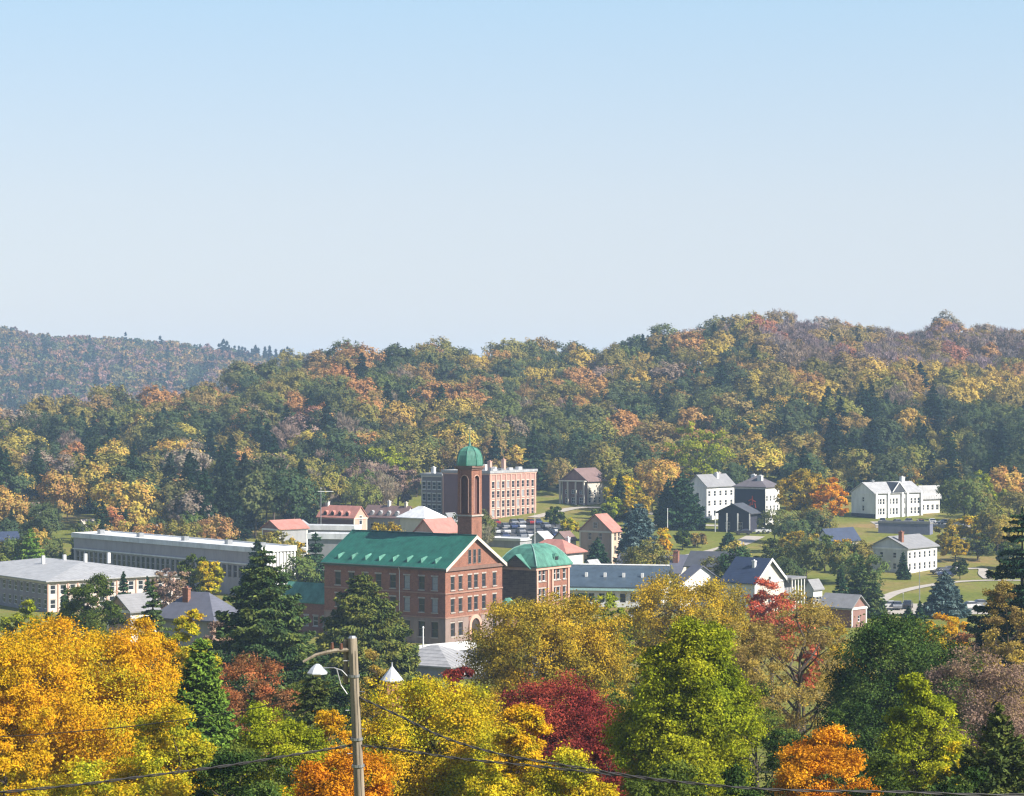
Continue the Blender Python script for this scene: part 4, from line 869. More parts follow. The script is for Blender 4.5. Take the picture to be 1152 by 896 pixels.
for px, d, rz, ci, wh in [(1058, 518, 20, 1, 'nearest the right corner of the white farmhouse'), (1067, 522, 10, 5, 'second right of the white farmhouse'), (1076, 526, 30, 0, 'third right of the white farmhouse'), (1064, 512, 5, 3, 'on the lane below the white farmhouse'),
                          (993, 634, 80, 1, 'left on the mansion forecourt'), (1010, 630, 100, 2, 'middle left on the mansion forecourt'), (1022, 633, 70, 5, 'at the middle of the mansion forecourt'), (1036, 629, 95, 4, 'middle right on the mansion forecourt'), (1049, 632, 85, 0, 'before the mansion wing'), (1063, 630, 20, 2, 'right of the mansion wing'), (1076, 628, 5, 0, 'at the right end of the mansion forecourt'),
                          (858, 604, 10, 0, 'in front of the dark walled hillside house'), (836, 600, 8, 1, 'in front of the gabled porch pavilion'), (712, 414, 15, 0, 'beside the blue roofed low shop'),
                          (1000, 437, 10, 0, 'left in the lower car park'), (1010, 436, 80, 2, 'second from left in the lower car park'), (1021, 438, 75, 1, 'middle in the lower car park'), (1090, 436, 15, 0, 'right in the lower car park'), (1101, 440, 10, 2, 'at the right end of the lower car park')]:
    car(px, d, R(rz), ci, wh, 'cars parked by the houses')

# ------------------------------------------------------------------ trees
def unit(a): return a / np.maximum(np.linalg.norm(a, axis=-1, keepdims=True), 1e-6)
def cards(rg, C, out, size, kout=1.0, aspect=0.6, along=None):
    """leaf quads (rhombi) at C with normals leaning outward"""
    N = len(C); n = unit(out * kout + rg.normal(size=(N, 3)) * 0.75)
    a = rg.normal(size=(N, 3)) if along is None else along + rg.normal(size=(N, 3)) * 0.25
    t = unit(a - n * np.sum(a * n, 1, keepdims=True)); b = np.cross(n, t)
    s = size[:, None]
    V = np.stack([C - t * s, C - b * s * aspect, C + t * s, C + b * s * aspect], 1).reshape(-1, 3)
    Q = np.arange(N * 4).reshape(-1, 4); return V, Q
def broadleaf(seed, W, H, zb, n, leaf, lobes=16, shape='round', sparse=1.0, spread=0.9, kout=1.0, compact=False):
    """crown clumps on overlapping lobes; returns leaf positions, outward dirs, v, lobe centres, clump centres"""
    rg = np.random.default_rng(seed); a = W / 2; c = (H - zb) / 2; cz = zb + c
    k = np.arange(lobes); ph = k * 2.39996 + rg.normal(size=lobes) * 0.35; ct = 1 - 1.75 * (k + 0.5) / lobes; ct = np.clip(ct + rg.normal(size=lobes) * 0.08, -0.85, 0.98)
    if compact: ct = np.clip(ct * 0.75 + 0.22, -0.5, 0.98)
    st = np.sqrt(1 - ct ** 2); dirs = np.c_[st * np.cos(ph), st * np.sin(ph), ct]
    rr = rg.uniform(0.50, 0.74, lobes); LC = dirs * rr[:, None] * [a, a, c]; LR = rg.uniform(0.30, 0.46, lobes) * min(a, c * 1.1)
    if compact: LC *= 0.74; LR = rg.uniform(0.44, 0.60, lobes) * min(a, c * 1.1)
    if shape == 'cone':
        t = (LC[:, 2] / c + 1) / 2; f = 1.25 - 0.95 * t; LC[:, :2] *= f[:, None]; LR *= (1.15 - 0.62 * t)
    if shape == 'vase':
        t = (LC[:, 2] / c + 1) / 2; f = 0.6 + 0.55 * t; LC[:, :2] *= f[:, None]
    LC = np.vstack([LC, [[0, 0, 0]]]); LR = np.append(LR, min(a, c) * 0.55)
    nc = max(6, int(n / (70 if compact else 125) / (lobes + 1))); cl = []; cd_ = []; cr = []
    for L_, r_ in zip(LC, LR):
        d = unit(rg.normal(size=(nc, 3)) + unit(L_ + 1e-3) * 0.7 + [0, 0, 0.25]); q = L_ + d * (r_ * rg.uniform(0.82 if compact else 0.55, 1.0 if compact else 1.08, (nc, 1))) * [1, 1, 0.9]
        cl.append(q); cd_.append(d); cr.append(np.full(nc, r_))
    cl = np.vstack(cl); cd_ = np.vstack(cd_); cr = np.concatenate(cr)
    keep = rg.random(len(cl)) < sparse; cl, cd_, cr = cl[keep], cd_[keep], cr[keep]
    m = max(1, int(n / len(cl))); idx = np.repeat(np.arange(len(cl)), m)
    g = rg.normal(size=(len(idx), 3)) * [1, 1, 0.95 if compact else 0.62]
    P = cl[idx] + g * (cr[idx, None] * (0.17 if compact else 0.145) * spread + 0.04)
    out = unit(unit(P + [0, 0, c * 0.3]) * (1.2 if compact else 0.6) + cd_[idx] * 0.5 + [0, 0, 0.25] + unit(g) * 0.35)
    v = np.clip(rg.random(len(cl))[idx] * 0.55 + rg.random(len(idx)) * 0.45, 0, 1)
    P = P + [0, 0, cz]; LC = LC + [0, 0, cz]; cl = cl + [0, 0, cz]
    V, Q = cards(rg, P, out, leaf * rg.uniform(0.65, 1.3, len(P)), kout)
    return V, Q, v, LC, cl
def limbs(seed, H, zb, LC, cl, r0, twigs=60, crooked=0.06):
    rg = random.Random(seed); m = MB(); ztop = zb + (H - zb) * 0.72
    tp = [Vector((rg.uniform(-1, 1) * crooked * H * t * 0.5, rg.uniform(-1, 1) * crooked * H * t * 0.5, -0.8 + (ztop + 0.8) * t)) for t in (0, 0.12, 0.3, 0.5, 0.75, 1.0)]
    tp[0].x = tp[0].y = 0; m.tube(tp, [r0 * 1.35, r0, r0 * 0.88, r0 * 0.7, r0 * 0.45, r0 * 0.18], 9)
    def on_trunk(z):
        for p, q in zip(tp[:-1], tp[1:]):
            if q.z >= z: return p.lerp(q, (z - p.z) / max(1e-3, q.z - p.z))
        return tp[-1]
    mids = []
    for L_ in LC[:-1]:
        e = Vector(L_); s = on_trunk(max(zb * 0.75, min(ztop * 0.97, e.z - (e.xy.length) * 0.8)))
        q1 = s.lerp(e, 0.4) + Vector((rg.uniform(-1, 1), rg.uniform(-1, 1), rg.uniform(-0.2, 0.6))) * 0.04 * H; rb = r0 * 0.34
        m.tube([s, q1, e], [rb, rb * 0.7, rb * 0.35], 6); mids += [q1, e]
    idx = list(range(len(cl))); rg.shuffle(idx)
    for i in idx[:twigs]:
        e = Vector(cl[i]); s = min(mids, key=lambda q: (q - e).length_squared)
        q = s.lerp(e, 0.5) + Vector((rg.uniform(-1, 1), rg.uniform(-1, 1), rg.uniform(-0.3, 0.8))) * 0.02 * H
        m.tube([s, q, e], [r0 * 0.12, r0 * 0.08, r0 * 0.03], 4, cap=False)
    return m
def bare_crown(seed, W, H, zb, LC, cl, n, leaf, thick):
    """fine twigs as thin upright slivers round every clump"""
    rg = np.random.default_rng(seed); idx = rg.integers(0, len(cl), n); cz = (H + zb) / 2
    base = cl[idx] + rg.normal(size=(n, 3)) * W * 0.045
    al = unit(unit(base - [0, 0, cz * 0.75]) + [0, 0, 0.5] + rg.normal(size=(n, 3)) * 0.35)
    return cards(rg, base, rg.normal(size=(n, 3)), leaf * rg.uniform(0.6, 1.3, n), 0.1, thick, al * 3)
def conifer(seed, W, H, zb, whorls, per, dens, card, droop=0.18, power=0.8, fan=0.55, ragged=0.18, up=0.0):
    rg = np.random.default_rng(seed); C = []; A = []; O = []; v = []; m = MB(); r0 = H * 0.014 + 0.05
    m.tube([(0, 0, -0.8), (0, 0, H * 0.5), (0, 0, H * 0.97)], [r0 * 1.3, r0 * 0.7, 0.03], 8)
    for i in range(whorls):
        t = (i + rg.random() * 0.8) / whorls; z = zb + (H - zb) * t
        rad = W / 2 * (1 - t) ** power * (1 if t > 0.08 else 0.8 + 2 * t)
        k = max(3, int(per * (1 - 0.55 * t)))
        for j in range(k):
            ph = 2 * math.pi * (j + rg.random() * 0.7) / k + i * 2.4; L_ = max(0.12, rad * rg.uniform(1 - ragged * 1.8, 1 + ragged))
            dx = np.array([math.cos(ph), math.sin(ph), 0]); sx = np.array([-math.sin(ph), math.cos(ph), 0])
            n = max(6, int(L_ * dens * (1.0 + 0.55 * L_ * fan)) + 4); s = rg.random(n) ** 0.6
            bv = rg.random()
            zz = z + L_ * (-droop * 1.4 * s + droop * 0.7 * s * s * s) + up * L_ * s
            lat = rg.uniform(-1, 1, n) * fan * L_ * (1 - s) ** 0.6 * (0.15 + 0.85 * np.minimum(1, s * 2.5))
            P = dx * (s * L_)[:, None] + sx * lat[:, None]; P[:, 2] += zz - np.abs(lat) * 0.22 + rg.normal(size=n) * 0.03 * L_
            a = dx * 0.9 + sx * np.sign(lat)[:, None] * 0.7 + np.array([0, 0, -0.15 + up])
            C.append(P); A.append(a); O.append(np.tile(dx * 0.35 + np.array([0, 0, 0.9]), (n, 1))); v.append(np.clip(bv * 0.4 + rg.random(n) * 0.35 + s * 0.3, 0, 1))  # needle tone rises toward branch tips, painting them as sunlit
            if L_ > 0.8 and j % 2 == 0: m.tube([(0, 0, z), tuple(dx * L_ * 0.55 + [0, 0, z - L_ * droop * 0.7]), tuple(dx * L_ * 0.85 + [0, 0, z - L_ * droop * 0.75 + up * L_])], [r0 * 0.25, r0 * 0.15, 0.012], 4, cap=False)
    tip = rg.uniform(0, 1, 40); P = np.c_[rg.normal(size=(40, 2)) * 0.06 * (1 - tip)[:, None] * W * 0.15, H * (0.93 + 0.07 * tip)]
    C.append(P); A.append(np.tile([0, 0, 1.0], (40, 1))); O.append(rg.normal(size=(40, 3))); v.append(rg.random(40))
    C, A, O, v = np.vstack(C), np.vstack(A), np.vstack(O), np.concatenate(v)
    V, Q = cards(rg, C, O, card * rg.uniform(0.7, 1.4, len(C)), 0.9, 0.42, A * 2.0)
    return V, Q, v, m

# ---- foreground and town trees, built one by one
def tree_thing(name, label, cat, px, d, group=None):
    g = gpx(px, d); return tag(empty(name, g, random.Random(int(px * 7 + d)).uniform(0, 6.28)), label, cat, group), g
def bl(label, px, ytop, wpx, d, mat, leaf=None, n=30000, zbf=0.22, shape='round', sparse=1.0, lobes=18, seed=None, group=None, name='broadleaf_tree', twigs=60, fill=1.0, zb=None):
    seed = seed or int(px * 3 + ytop); root, g = tree_thing(name, label, 'tree', px, d, group)
    H = (448 - ytop) / F * d - g.z; W = wpx / F * d; zb = H * zbf if zb is None else H - zb
    leaf = (leaf or max(0.085, 1.7 * d / F)) * 0.74; n = int(n * (1.75 if n > 8000 else 1.4))
    V, Q, v, LC, cl = broadleaf(seed, W, H * 1.0, zb, n, leaf, lobes, shape, sparse, fill)
    V[:, 2] += H - np.percentile(V[:, 2], 99.8)
    link('crown', np_mesh('crown', V, Q, mat, v), root)
    limbs(seed, H * 0.94, zb, LC, cl, 0.014 * H + 0.012 * W, twigs).build('trunk', BARK, root)
    return root
def cf(label, px, ytop, wpx, d, mat, n_wh=26, per=9, dens=16, card=None, droop=0.2, power=0.8, zb=None, seed=None, group=None, name='spruce_tree', fan=0.55, ragged=0.18, up=0.0):
    seed = seed or int(px * 3 + ytop); root, g = tree_thing(name, label, 'conifer', px, d, group)
    H = (448 - ytop) / F * d - g.z; W = wpx / F * d; zb = H * 0.06 if zb is None else zb
    V, Q, v, m = conifer(seed, W * 1.12, H, zb, int(n_wh * 1.35), per + 2, dens * 1.6, (card or max(0.16, 2.7 * d / F)) * 0.95, droop, power, fan * 1.2, ragged, up)
    link('crown', np_mesh('crown', V, Q, mat, v), root); m.build('trunk', BARK, root); return root
OR, YE, LY, GR, DG = (0.64, 0.31, 0.015), (0.70, 0.47, 0.018), (0.54, 0.48, 0.03), (0.16, 0.24, 0.03), (0.035, 0.075, 0.02)
M_ygold = leafmat('golden_leaves', [LY, YE, (0.72, 0.42, 0.016), (0.72, 0.38, 0.015), OR], 0.2)
M_ygreen = leafmat('yellow_green_leaves', [(0.28, 0.33, 0.025), (0.46, 0.44, 0.025), (0.62, 0.47, 0.02), (0.62, 0.37, 0.018)], 0.3)
M_lime = leafmat('lime_green_leaves', [(0.16, 0.22, 0.015), (0.30, 0.34, 0.018), (0.44, 0.43, 0.025)], 0.35)
M_yolive = leafmat('yellow_olive_leaves', [(0.28, 0.25, 0.04), (0.46, 0.33, 0.03), (0.58, 0.37, 0.025)], 0.25)
M_tan = leafmat('tan_leaves', [(0.30, 0.20, 0.07), (0.36, 0.27, 0.07), (0.44, 0.31, 0.05)], 0.3)
M_rust = leafmat('rusty_leaves', [(0.25, 0.15, 0.07), (0.36, 0.16, 0.06), (0.45, 0.14, 0.05)], 0.3)
M_red = leafmat('crimson_leaves', [(0.16, 0.025, 0.025), (0.27, 0.045, 0.035), (0.42, 0.09, 0.05)], 0.4)
M_scar = leafmat('scarlet_leaves', [(0.5, 0.08, 0.05), (0.65, 0.14, 0.07), (0.6, 0.24, 0.12)], 0.3)
M_orange = leafmat('orange_leaves', [(0.6, 0.2, 0.015), (0.72, 0.3, 0.015), (0.75, 0.38, 0.02)], 0.5)
M_green = leafmat('green_leaves', [(0.04, 0.075, 0.018), (0.085, 0.125, 0.022), (0.16, 0.19, 0.03)], 0.35)
M_dgreen = leafmat('dark_green_leaves', [(0.02, 0.045, 0.012), (0.04, 0.075, 0.018), (0.09, 0.125, 0.025)], 0.6, 0.25, 1.9, 0.2)
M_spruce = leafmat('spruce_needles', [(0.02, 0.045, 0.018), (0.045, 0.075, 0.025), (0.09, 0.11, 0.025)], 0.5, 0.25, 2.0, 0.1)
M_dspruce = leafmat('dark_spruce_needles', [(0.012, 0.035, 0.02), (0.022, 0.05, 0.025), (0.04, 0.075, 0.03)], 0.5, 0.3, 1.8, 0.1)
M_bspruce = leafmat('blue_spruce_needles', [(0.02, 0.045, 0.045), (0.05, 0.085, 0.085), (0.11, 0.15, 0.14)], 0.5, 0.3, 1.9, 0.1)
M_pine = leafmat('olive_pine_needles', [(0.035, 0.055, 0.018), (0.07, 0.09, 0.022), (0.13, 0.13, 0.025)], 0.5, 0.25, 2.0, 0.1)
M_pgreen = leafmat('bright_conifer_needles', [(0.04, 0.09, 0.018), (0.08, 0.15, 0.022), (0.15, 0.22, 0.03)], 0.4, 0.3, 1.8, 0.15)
M_pink = leafmat('pinkish_twigs', [(0.22, 0.15, 0.12), (0.3, 0.2, 0.16), (0.34, 0.24, 0.12)], 0.4)

G = 'foreground trees'
bl('huge golden yellow and orange maple filling the lower left corner', 78, 702, 250, 135, M_ygold, 0.10, 95000, 0.1, lobes=34, seed=5)
bl('second golden maple, orange topped, just right of the corner one', 168, 698, 100, 150, M_ygold, 0.10, 26000, 0.15, lobes=14, seed=8)
bl('yellow green maple low beside the green conifer, lower left', 190, 792, 130, 118, M_ygreen, 0.095, 30000, 0.1, lobes=16, seed=9)
bl('yellow maple at the very left edge, lower than the corner one', 5, 735, 110, 125, M_ygold, 0.10, 30000, 0.1, lobes=16, seed=12)
cf('bright green conifer standing right of the golden maple', 226, 718, 112, 150, M_pgreen, 34, 13, 26, 0.17, 0.05, 0.6, seed=3, name='cypress_tree', up=0.35, ragged=0.12)
bl('slender yellow green tree behind the bright green conifer', 214, 688, 74, 200, M_ygreen, None, 16000, 0.2, shape='cone', lobes=14)
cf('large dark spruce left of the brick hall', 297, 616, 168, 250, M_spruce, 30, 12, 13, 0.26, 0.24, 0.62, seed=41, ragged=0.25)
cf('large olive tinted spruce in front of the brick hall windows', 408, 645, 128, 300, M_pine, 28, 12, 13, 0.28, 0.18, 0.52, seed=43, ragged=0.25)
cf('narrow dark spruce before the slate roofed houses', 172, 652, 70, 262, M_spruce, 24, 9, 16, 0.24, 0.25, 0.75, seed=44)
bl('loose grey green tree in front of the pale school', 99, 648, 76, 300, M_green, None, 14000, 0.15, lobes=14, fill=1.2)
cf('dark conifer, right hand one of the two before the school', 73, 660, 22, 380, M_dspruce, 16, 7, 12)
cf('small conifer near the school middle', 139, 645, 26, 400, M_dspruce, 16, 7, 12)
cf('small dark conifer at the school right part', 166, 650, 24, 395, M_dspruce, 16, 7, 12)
bl('grey brown nearly bare tree before the school right end', 192, 640, 52, 400, M_pink, None, 5000, 0.2, sparse=0.7)
bl('green tree half of the green and yellow pair before the factory', 217, 624, 34, 410, M_green, None, 6000, 0.15)
bl('yellow tree half of the green and yellow pair before the factory', 237, 632, 34, 405, M_ygreen, None, 6000, 0.15)
bl('russet bush against the slate hipped house', 250, 700, 52, 268, M_pink, None, 9000, 0.1)
bl('small yellow green tree at the left edge below the school', 24, 676, 48, 300, M_lime, None, 9000, 0.15)
bl('green bush tree low at the left edge', 52, 690, 50, 270, M_green, None, 8000, 0.1)
cf('pale green pyramidal conifer left of the factory', 35, 594, 44, 480, M_pgreen, 20, 8, 9, 0.42, 0.1, 0.7)
bl('russet bare topped tree behind the shady conifers, left of the pole', 282, 738, 100, 185, M_rust, None, 16000, 0.12, sparse=0.8, fill=1.2)
cf('drooping dark yew left of the utility pole', 352, 742, 84, 160, M_pine, 22, 9, 26, 0.2, 0.42, 0.5, seed=61, name='yew_tree', fan=0.35, ragged=0.3)
cf('small shaded conifer below the russet tree', 283, 778, 52, 140, M_dspruce, 20, 9, 18, 0.16)
bl('rounded green tree left of the utility pole foot', 318, 794, 130, 112, M_lime, 0.09, 34000, 0.1, seed=71, lobes=20)
bl('dark green tree low between maple and round green tree', 262, 838, 80, 104, M_green, 0.09, 16000, 0.1, seed=72)
bl('vivid orange tree around the utility pole foot', 388, 846, 150, 98, M_orange, 0.085, 34000, 0.1, seed=73, lobes=18)
bl('orange yellow tree behind the pole', 375, 800, 80, 128, M_ygold, 0.09, 15000, 0.1, seed=74)
bl('big yellow green tree right of the utility pole', 490, 765, 200, 122, M_ygreen, 0.095, 62000, 0.1, seed=75, lobes=26)
bl('yellow orange tree low in the middle bottom', 585, 795, 110, 116, M_ygold, 0.095, 26000, 0.1, seed=76, shape='cone')
bl('bright yellow tree low at the middle bottom edge', 650, 845, 130, 104, M_ygreen, 0.085, 30000, 0.1, seed=77)
bl('thin olive brown tree between pole and lantern head', 425, 732, 56, 175, M_tan, None, 9000, 0.15, sparse=0.7, fill=1.3)
bl('wine red tree peeping over the yellow tree', 508, 752, 56, 165, M_red, None, 9000, 0.15)
bl('large crimson maple in the middle foreground', 634, 766, 172, 145, M_red, 0.10, 46000, 0.12, seed=79, lobes=22)
bl('crimson shrub leaning right of the crimson maple', 685, 815, 60, 130, M_red, 0.10, 12000, 0.12, seed=80)
bl('broad golden yellow tree before the mansard pavilion', 617, 674, 186, 215, M_yolive, 0.15, 52000, 0.12, seed=81, lobes=26, fill=1.15)
bl('large lime green tree right of the centre foreground', 775, 698, 205, 122, M_lime, 0.105, 80000, 0.1, seed=82, lobes=34, shape='cone')
bl('small green tree between pavilion and tan tree', 682, 668, 56, 300, M_lime, None, 8000, 0.15)
bl('thin golden tan tree behind the lime green tree', 774, 648, 148, 255, M_yolive, None, 26000, 0.15, sparse=0.8, fill=1.3, seed=83)
bl('tan tree with dark bare limbs showing, right of the lime tree', 898, 668, 158, 195, M_tan, None, 15000, 0.14, sparse=0.5, fill=1.3, seed=84, twigs=240)
bl('second thin tan tree low behind the orange bush', 840, 700, 90, 180, M_tan, None, 8000, 0.12, sparse=0.5, fill=1.3, seed=85, twigs=160)
bl('scarlet tree before the porch house', 868, 652, 84, 300, M_scar, None, 12000, 0.15, seed=86)
bl('scarlet sapling within the tan tree', 905, 700, 40, 230, M_scar, None, 4000, 0.15, seed=87)
bl('broad very dark green tree, lower right', 1010, 695, 208, 165, M_dgreen, 0.13, 66000, 0.08, seed=88, lobes=30)
bl('glowing orange bush tree at the bottom right of centre', 925, 822, 128, 108, M_orange, 0.085, 40000, 0.08, seed=89, lobes=22)
bl('yellow green cone shaped tree, bottom right', 1036, 760, 150, 122, M_lime, 0.1, 32000, 0.08, seed=90, shape='cone', lobes=20)
bl('yellow shrub beside the juniper, bottom right', 1072, 836, 60, 110, M_ygreen, 0.09, 10000, 0.08, seed=91)
bl('pinkish tan twiggy tree at the right edge', 1105, 728, 150, 150, M_pink, None, 24000, 0.1, sparse=0.75, fill=1.3, seed=92, twigs=200)
cf('dark green juniper in the bottom right corner', 1124, 792, 190, 100, M_pine, 30, 13, 34, 0.14, -0.1, 0.95, seed=93, name='juniper_tree', up=0.75, ragged=0.3)
cf('dark cedar reaching in from the right edge', 1150, 572, 120, 235, M_dspruce, 20, 11, 16, 0.28, 0.1, 0.5, seed=94, name='cedar_tree', ragged=0.35, fan=0.7)
bl('orange tan tree below the dark cedar at the right edge', 1136, 655, 80, 210, M_tan, None, 14000, 0.1, sparse=0.8, seed=95)
bl('yellow tree in the row above the dark green tree', 1062, 692, 56, 300, M_ygold, None, 9000, 0.12, seed=96)
bl('orange tree in the row above the dark green tree', 1094, 706, 50, 280, M_rust, None, 8000, 0.12, seed=97)
bl('olive tree in the row above the dark green tree', 1118, 696, 50, 270, M_yolive, None, 8000, 0.12, seed=98)
bl('yellow green shrub tree left in the row above the dark green tree', 1030, 697, 50, 310, M_lime, None, 7000, 0.12, seed=99)
cf('layered dark blue spruce on the grass beside the footpath', 1063, 643, 52, 420, M_bspruce, 20, 8, 9, 0.36, 0.15, 0.75, seed=100)
cf('narrow black green conifer below the light mast', 1035, 677, 16, 405, M_dspruce, 14, 6, 12, 0.3)
cf('short black green conifer left of the light mast', 1022, 683, 20, 408, M_dspruce, 14, 6, 12, 0.3)
cf('left conifer of the dark group by the grey shed', 946, 640, 26, 425, M_dspruce, 18, 8, 9, 0.34)
cf('tallest conifer of the dark group by the grey shed', 968, 626, 40, 430, M_spruce, 20, 8, 9, 0.36)
cf('right conifer of the dark group by the grey shed', 984, 645, 30, 420, M_spruce, 18, 8, 9, 0.34)
cf('small dark conifer against the farmhouse side wall', 1016, 622, 16, 505, M_dspruce, 16, 7, 10, 0.34)
bl('yellow bush left of the white farmhouse', 948, 607, 32, 500, M_ygold, None, 4500, 0.1)
bl('yellow bush right of the navy roofed cottage', 966, 612, 34, 520, M_ygreen, None, 4500, 0.1)
bl('green yellow half of the tree pair beside the mansion', 903, 528, 62, 612, M_yolive, None, 7000, 0.1, seed=120)
bl('orange half of the tree pair beside the mansion', 934, 538, 46, 606, M_orange, None, 6000, 0.08, seed=121)
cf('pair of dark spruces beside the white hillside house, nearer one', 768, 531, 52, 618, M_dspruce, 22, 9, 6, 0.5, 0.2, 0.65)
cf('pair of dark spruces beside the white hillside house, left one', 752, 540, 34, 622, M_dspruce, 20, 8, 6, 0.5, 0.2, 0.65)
cf('silvery blue spruce column beside the pink roofed chapel', 718, 566, 46, 530, M_bspruce, 26, 10, 8, 0.42, 0.15, 0.45)
cf('dark spruce in front of the chapel wall', 672, 606, 30, 525, M_dspruce, 18, 8, 8, 0.4, 0.15, 0.6)
bl('clipped golden hedge tree right of the blue spruce column', 745, 594, 24, 540, M_ygold, None, 3500, 0.05)
for i, (px, yt, wp, d, mt, lb) in enumerate([
    (870, 606, 54, 520, M_pine, 'grey green bush left in the thicket under the tree pair'), (898, 598, 50, 530, M_yolive, 'olive bush in the middle of the thicket under the tree pair'),
    (905, 615, 44, 500, M_green, 'dark green bush low in the thicket under the tree pair'), (928, 602, 30, 525, M_green, 'green bush beside the navy roofed cottage'),
    (1072, 585, 60, 570, M_yolive, 'olive bush at the left of the yellow thicket'), (1104, 578, 60, 575, M_ygreen, 'yellow green bush topping the yellow thicket'), (1128, 584, 50, 560, M_yolive, 'olive bush at the right of the yellow thicket'),
    (1075, 604, 34, 545, M_yolive, 'rounded tan bush beside the farmhouse cars'), (1100, 600, 44, 548, M_pine, 'grey green bush low in the yellow thicket'),
    (1105, 530, 34, 640, M_lime, 'pale green tree above the yellow thicket'), (1118, 550, 40, 625, M_lime, 'light green bushy tree just over the yellow thicket'),
    (1134, 610, 40, 530, M_green, 'green bush left of the dark cedar'),
    (700, 536, 44, 660, M_ygreen, 'yellow green tree right of the brown roofed brick house'), (715, 552, 44, 640, M_yolive, 'olive yellow tree above the blue spruce column'), (690, 560, 30, 640, M_lime, 'small yellow green bush below the brown roofed house'),
    (640, 583, 26, 600, M_ygreen, 'yellow bush at the right edge of the hall car park'), (625, 570, 24, 615, M_green, 'dark bush at the back corner of the hall car park'),
    (665, 590, 30, 590, M_green, 'dark green bush left of the chapel roof'), (678, 570, 26, 620, M_green, 'green bush above the chapel roof'),
    (432, 588, 62, 540, M_yolive, 'low olive dome shaped bush behind the green roof ridge'), (785, 476, 78, 690, M_lime, 'big light green tree behind the white hillside house'),
    (400, 528, 60, 680, M_pink, 'grey brown tree above the pink roofed row'), (430, 503, 54, 705, M_lime, 'tall yellow green tree above the pink roofed row'), (448, 525, 52, 675, M_pink, 'purplish brown tree left of the grey windowed wing'),
    (330, 606, 40, 500, M_yolive, 'olive bush before the pink roofed shop'), (300, 608, 44, 505, M_pine, 'grey green bush between factory roof and pink roofed shop'), (355, 600, 30, 470, M_dspruce, 'dark shrub tree before the grey workshop'),
    (820, 600, 22, 560, M_dspruce, 'dark round shrub on the grass below the driveway'), (768, 597, 22, 570, M_green, 'green shrub right of the golden hedge'), (785, 600, 20, 575, M_tan, 'brownish shrub on the dry grass'),
    (655, 668, 40, 410, M_green, 'dark bush under the blue metal roof, left'), (735, 665, 40, 350, M_tan, 'tan bush at the corner of the blue roofed shop'),
    (1080, 630, 20, 505, M_green, 'dark shrub at the lane bend'), (700, 690, 50, 320, M_lime, 'green bush behind the golden tree')]):
    if mt is M_dspruce: cf(lb, px, yt, wp, d, mt, 16, 8, 8, 0.4, 0.1, 0.45, name='conifer_bush')
    else: bl(lb, px, yt, wp, d, mt, None, 4500 if wp < 50 else 6500, 0.06, lobes=12, name='bushy_tree', twigs=20)
# understorey fillers between the foreground crowns
rng = random.Random(21)
FILL = [(40, 790, 150, 165, M_green), (140, 770, 120, 190, M_green), (250, 760, 90, 215, M_spruce), (330, 770, 100, 205, M_green), (395, 760, 80, 225, M_dgreen), (470, 790, 120, 180, M_green), (560, 775, 110, 190, M_yolive),
        (690, 770, 120, 180, M_green), (720, 730, 100, 230, M_yolive), (850, 770, 110, 155, M_green), (880, 820, 110, 128, M_dgreen), (960, 790, 110, 140, M_dgreen), (1050, 790, 100, 150, M_green), (1120, 770, 120, 175, M_tan),
        (120, 720, 90, 240, M_green), (30, 715, 80, 235, M_rust), (655, 720, 90, 255, M_yolive), (820, 715, 90, 240, M_tan), (945, 705, 90, 260, M_yolive), (1090, 725, 90, 225, M_yolive), (330, 740, 60, 270, M_dgreen), (270, 845, 110, 95, M_dgreen), (740, 860, 130, 95, M_green), (830, 862, 110, 92, M_dgreen), (1080, 866, 120, 90, M_dgreen), (1000, 850, 90, 100, M_green), (540, 862, 110, 96, M_ygreen), (120, 850, 160, 100, M_ygreen), (10, 850, 120, 102, M_ygold)]
NAMEC = {M_green: 'green', M_spruce: 'dark spruce-like', M_dgreen: 'dark green', M_yolive: 'olive yellow', M_tan: 'tan', M_rust: 'russet', M_ygreen: 'yellow green', M_ygold: 'golden'}
SPOT = ['below the corner maple crown', 'behind the second golden maple', 'behind the green conifer', 'behind the rounded green tree', 'behind the utility pole top', 'behind the lantern head', 'left of the crimson maple top', 'behind the crimson maple right side', 'left of the lime green tree top', 'between lime tree and dark tree',
        'left of the orange bush', 'right of the orange bush top', 'behind the yellow green cone tree', 'behind the twiggy right edge tree', 'below the slate roofed houses', 'at the left edge above the maple', 'under the golden tree', 'behind the lime tree right shoulder', 'above the dark tree left side', 'above the twiggy right edge tree', 'beside the yew top', 'at the bottom below the rounded green tree', 'at the bottom left of the lime tree', 'at the bottom below the lime tree', 'at the bottom beside the juniper', 'at the bottom below the cone tree', 'at the bottom below the crimson maple', 'at the bottom under the second maple', 'in the very bottom left corner']
for (px, yt, wp, d, mt), sp in zip(FILL, SPOT):
    bl(f'{NAMEC[mt]} understorey tree {sp}', px, yt, wp, d, mt, max(0.09, 1.8 * d / F), 9000, 0.05, lobes=14, name='understorey_tree', twigs=20, group='understorey trees')

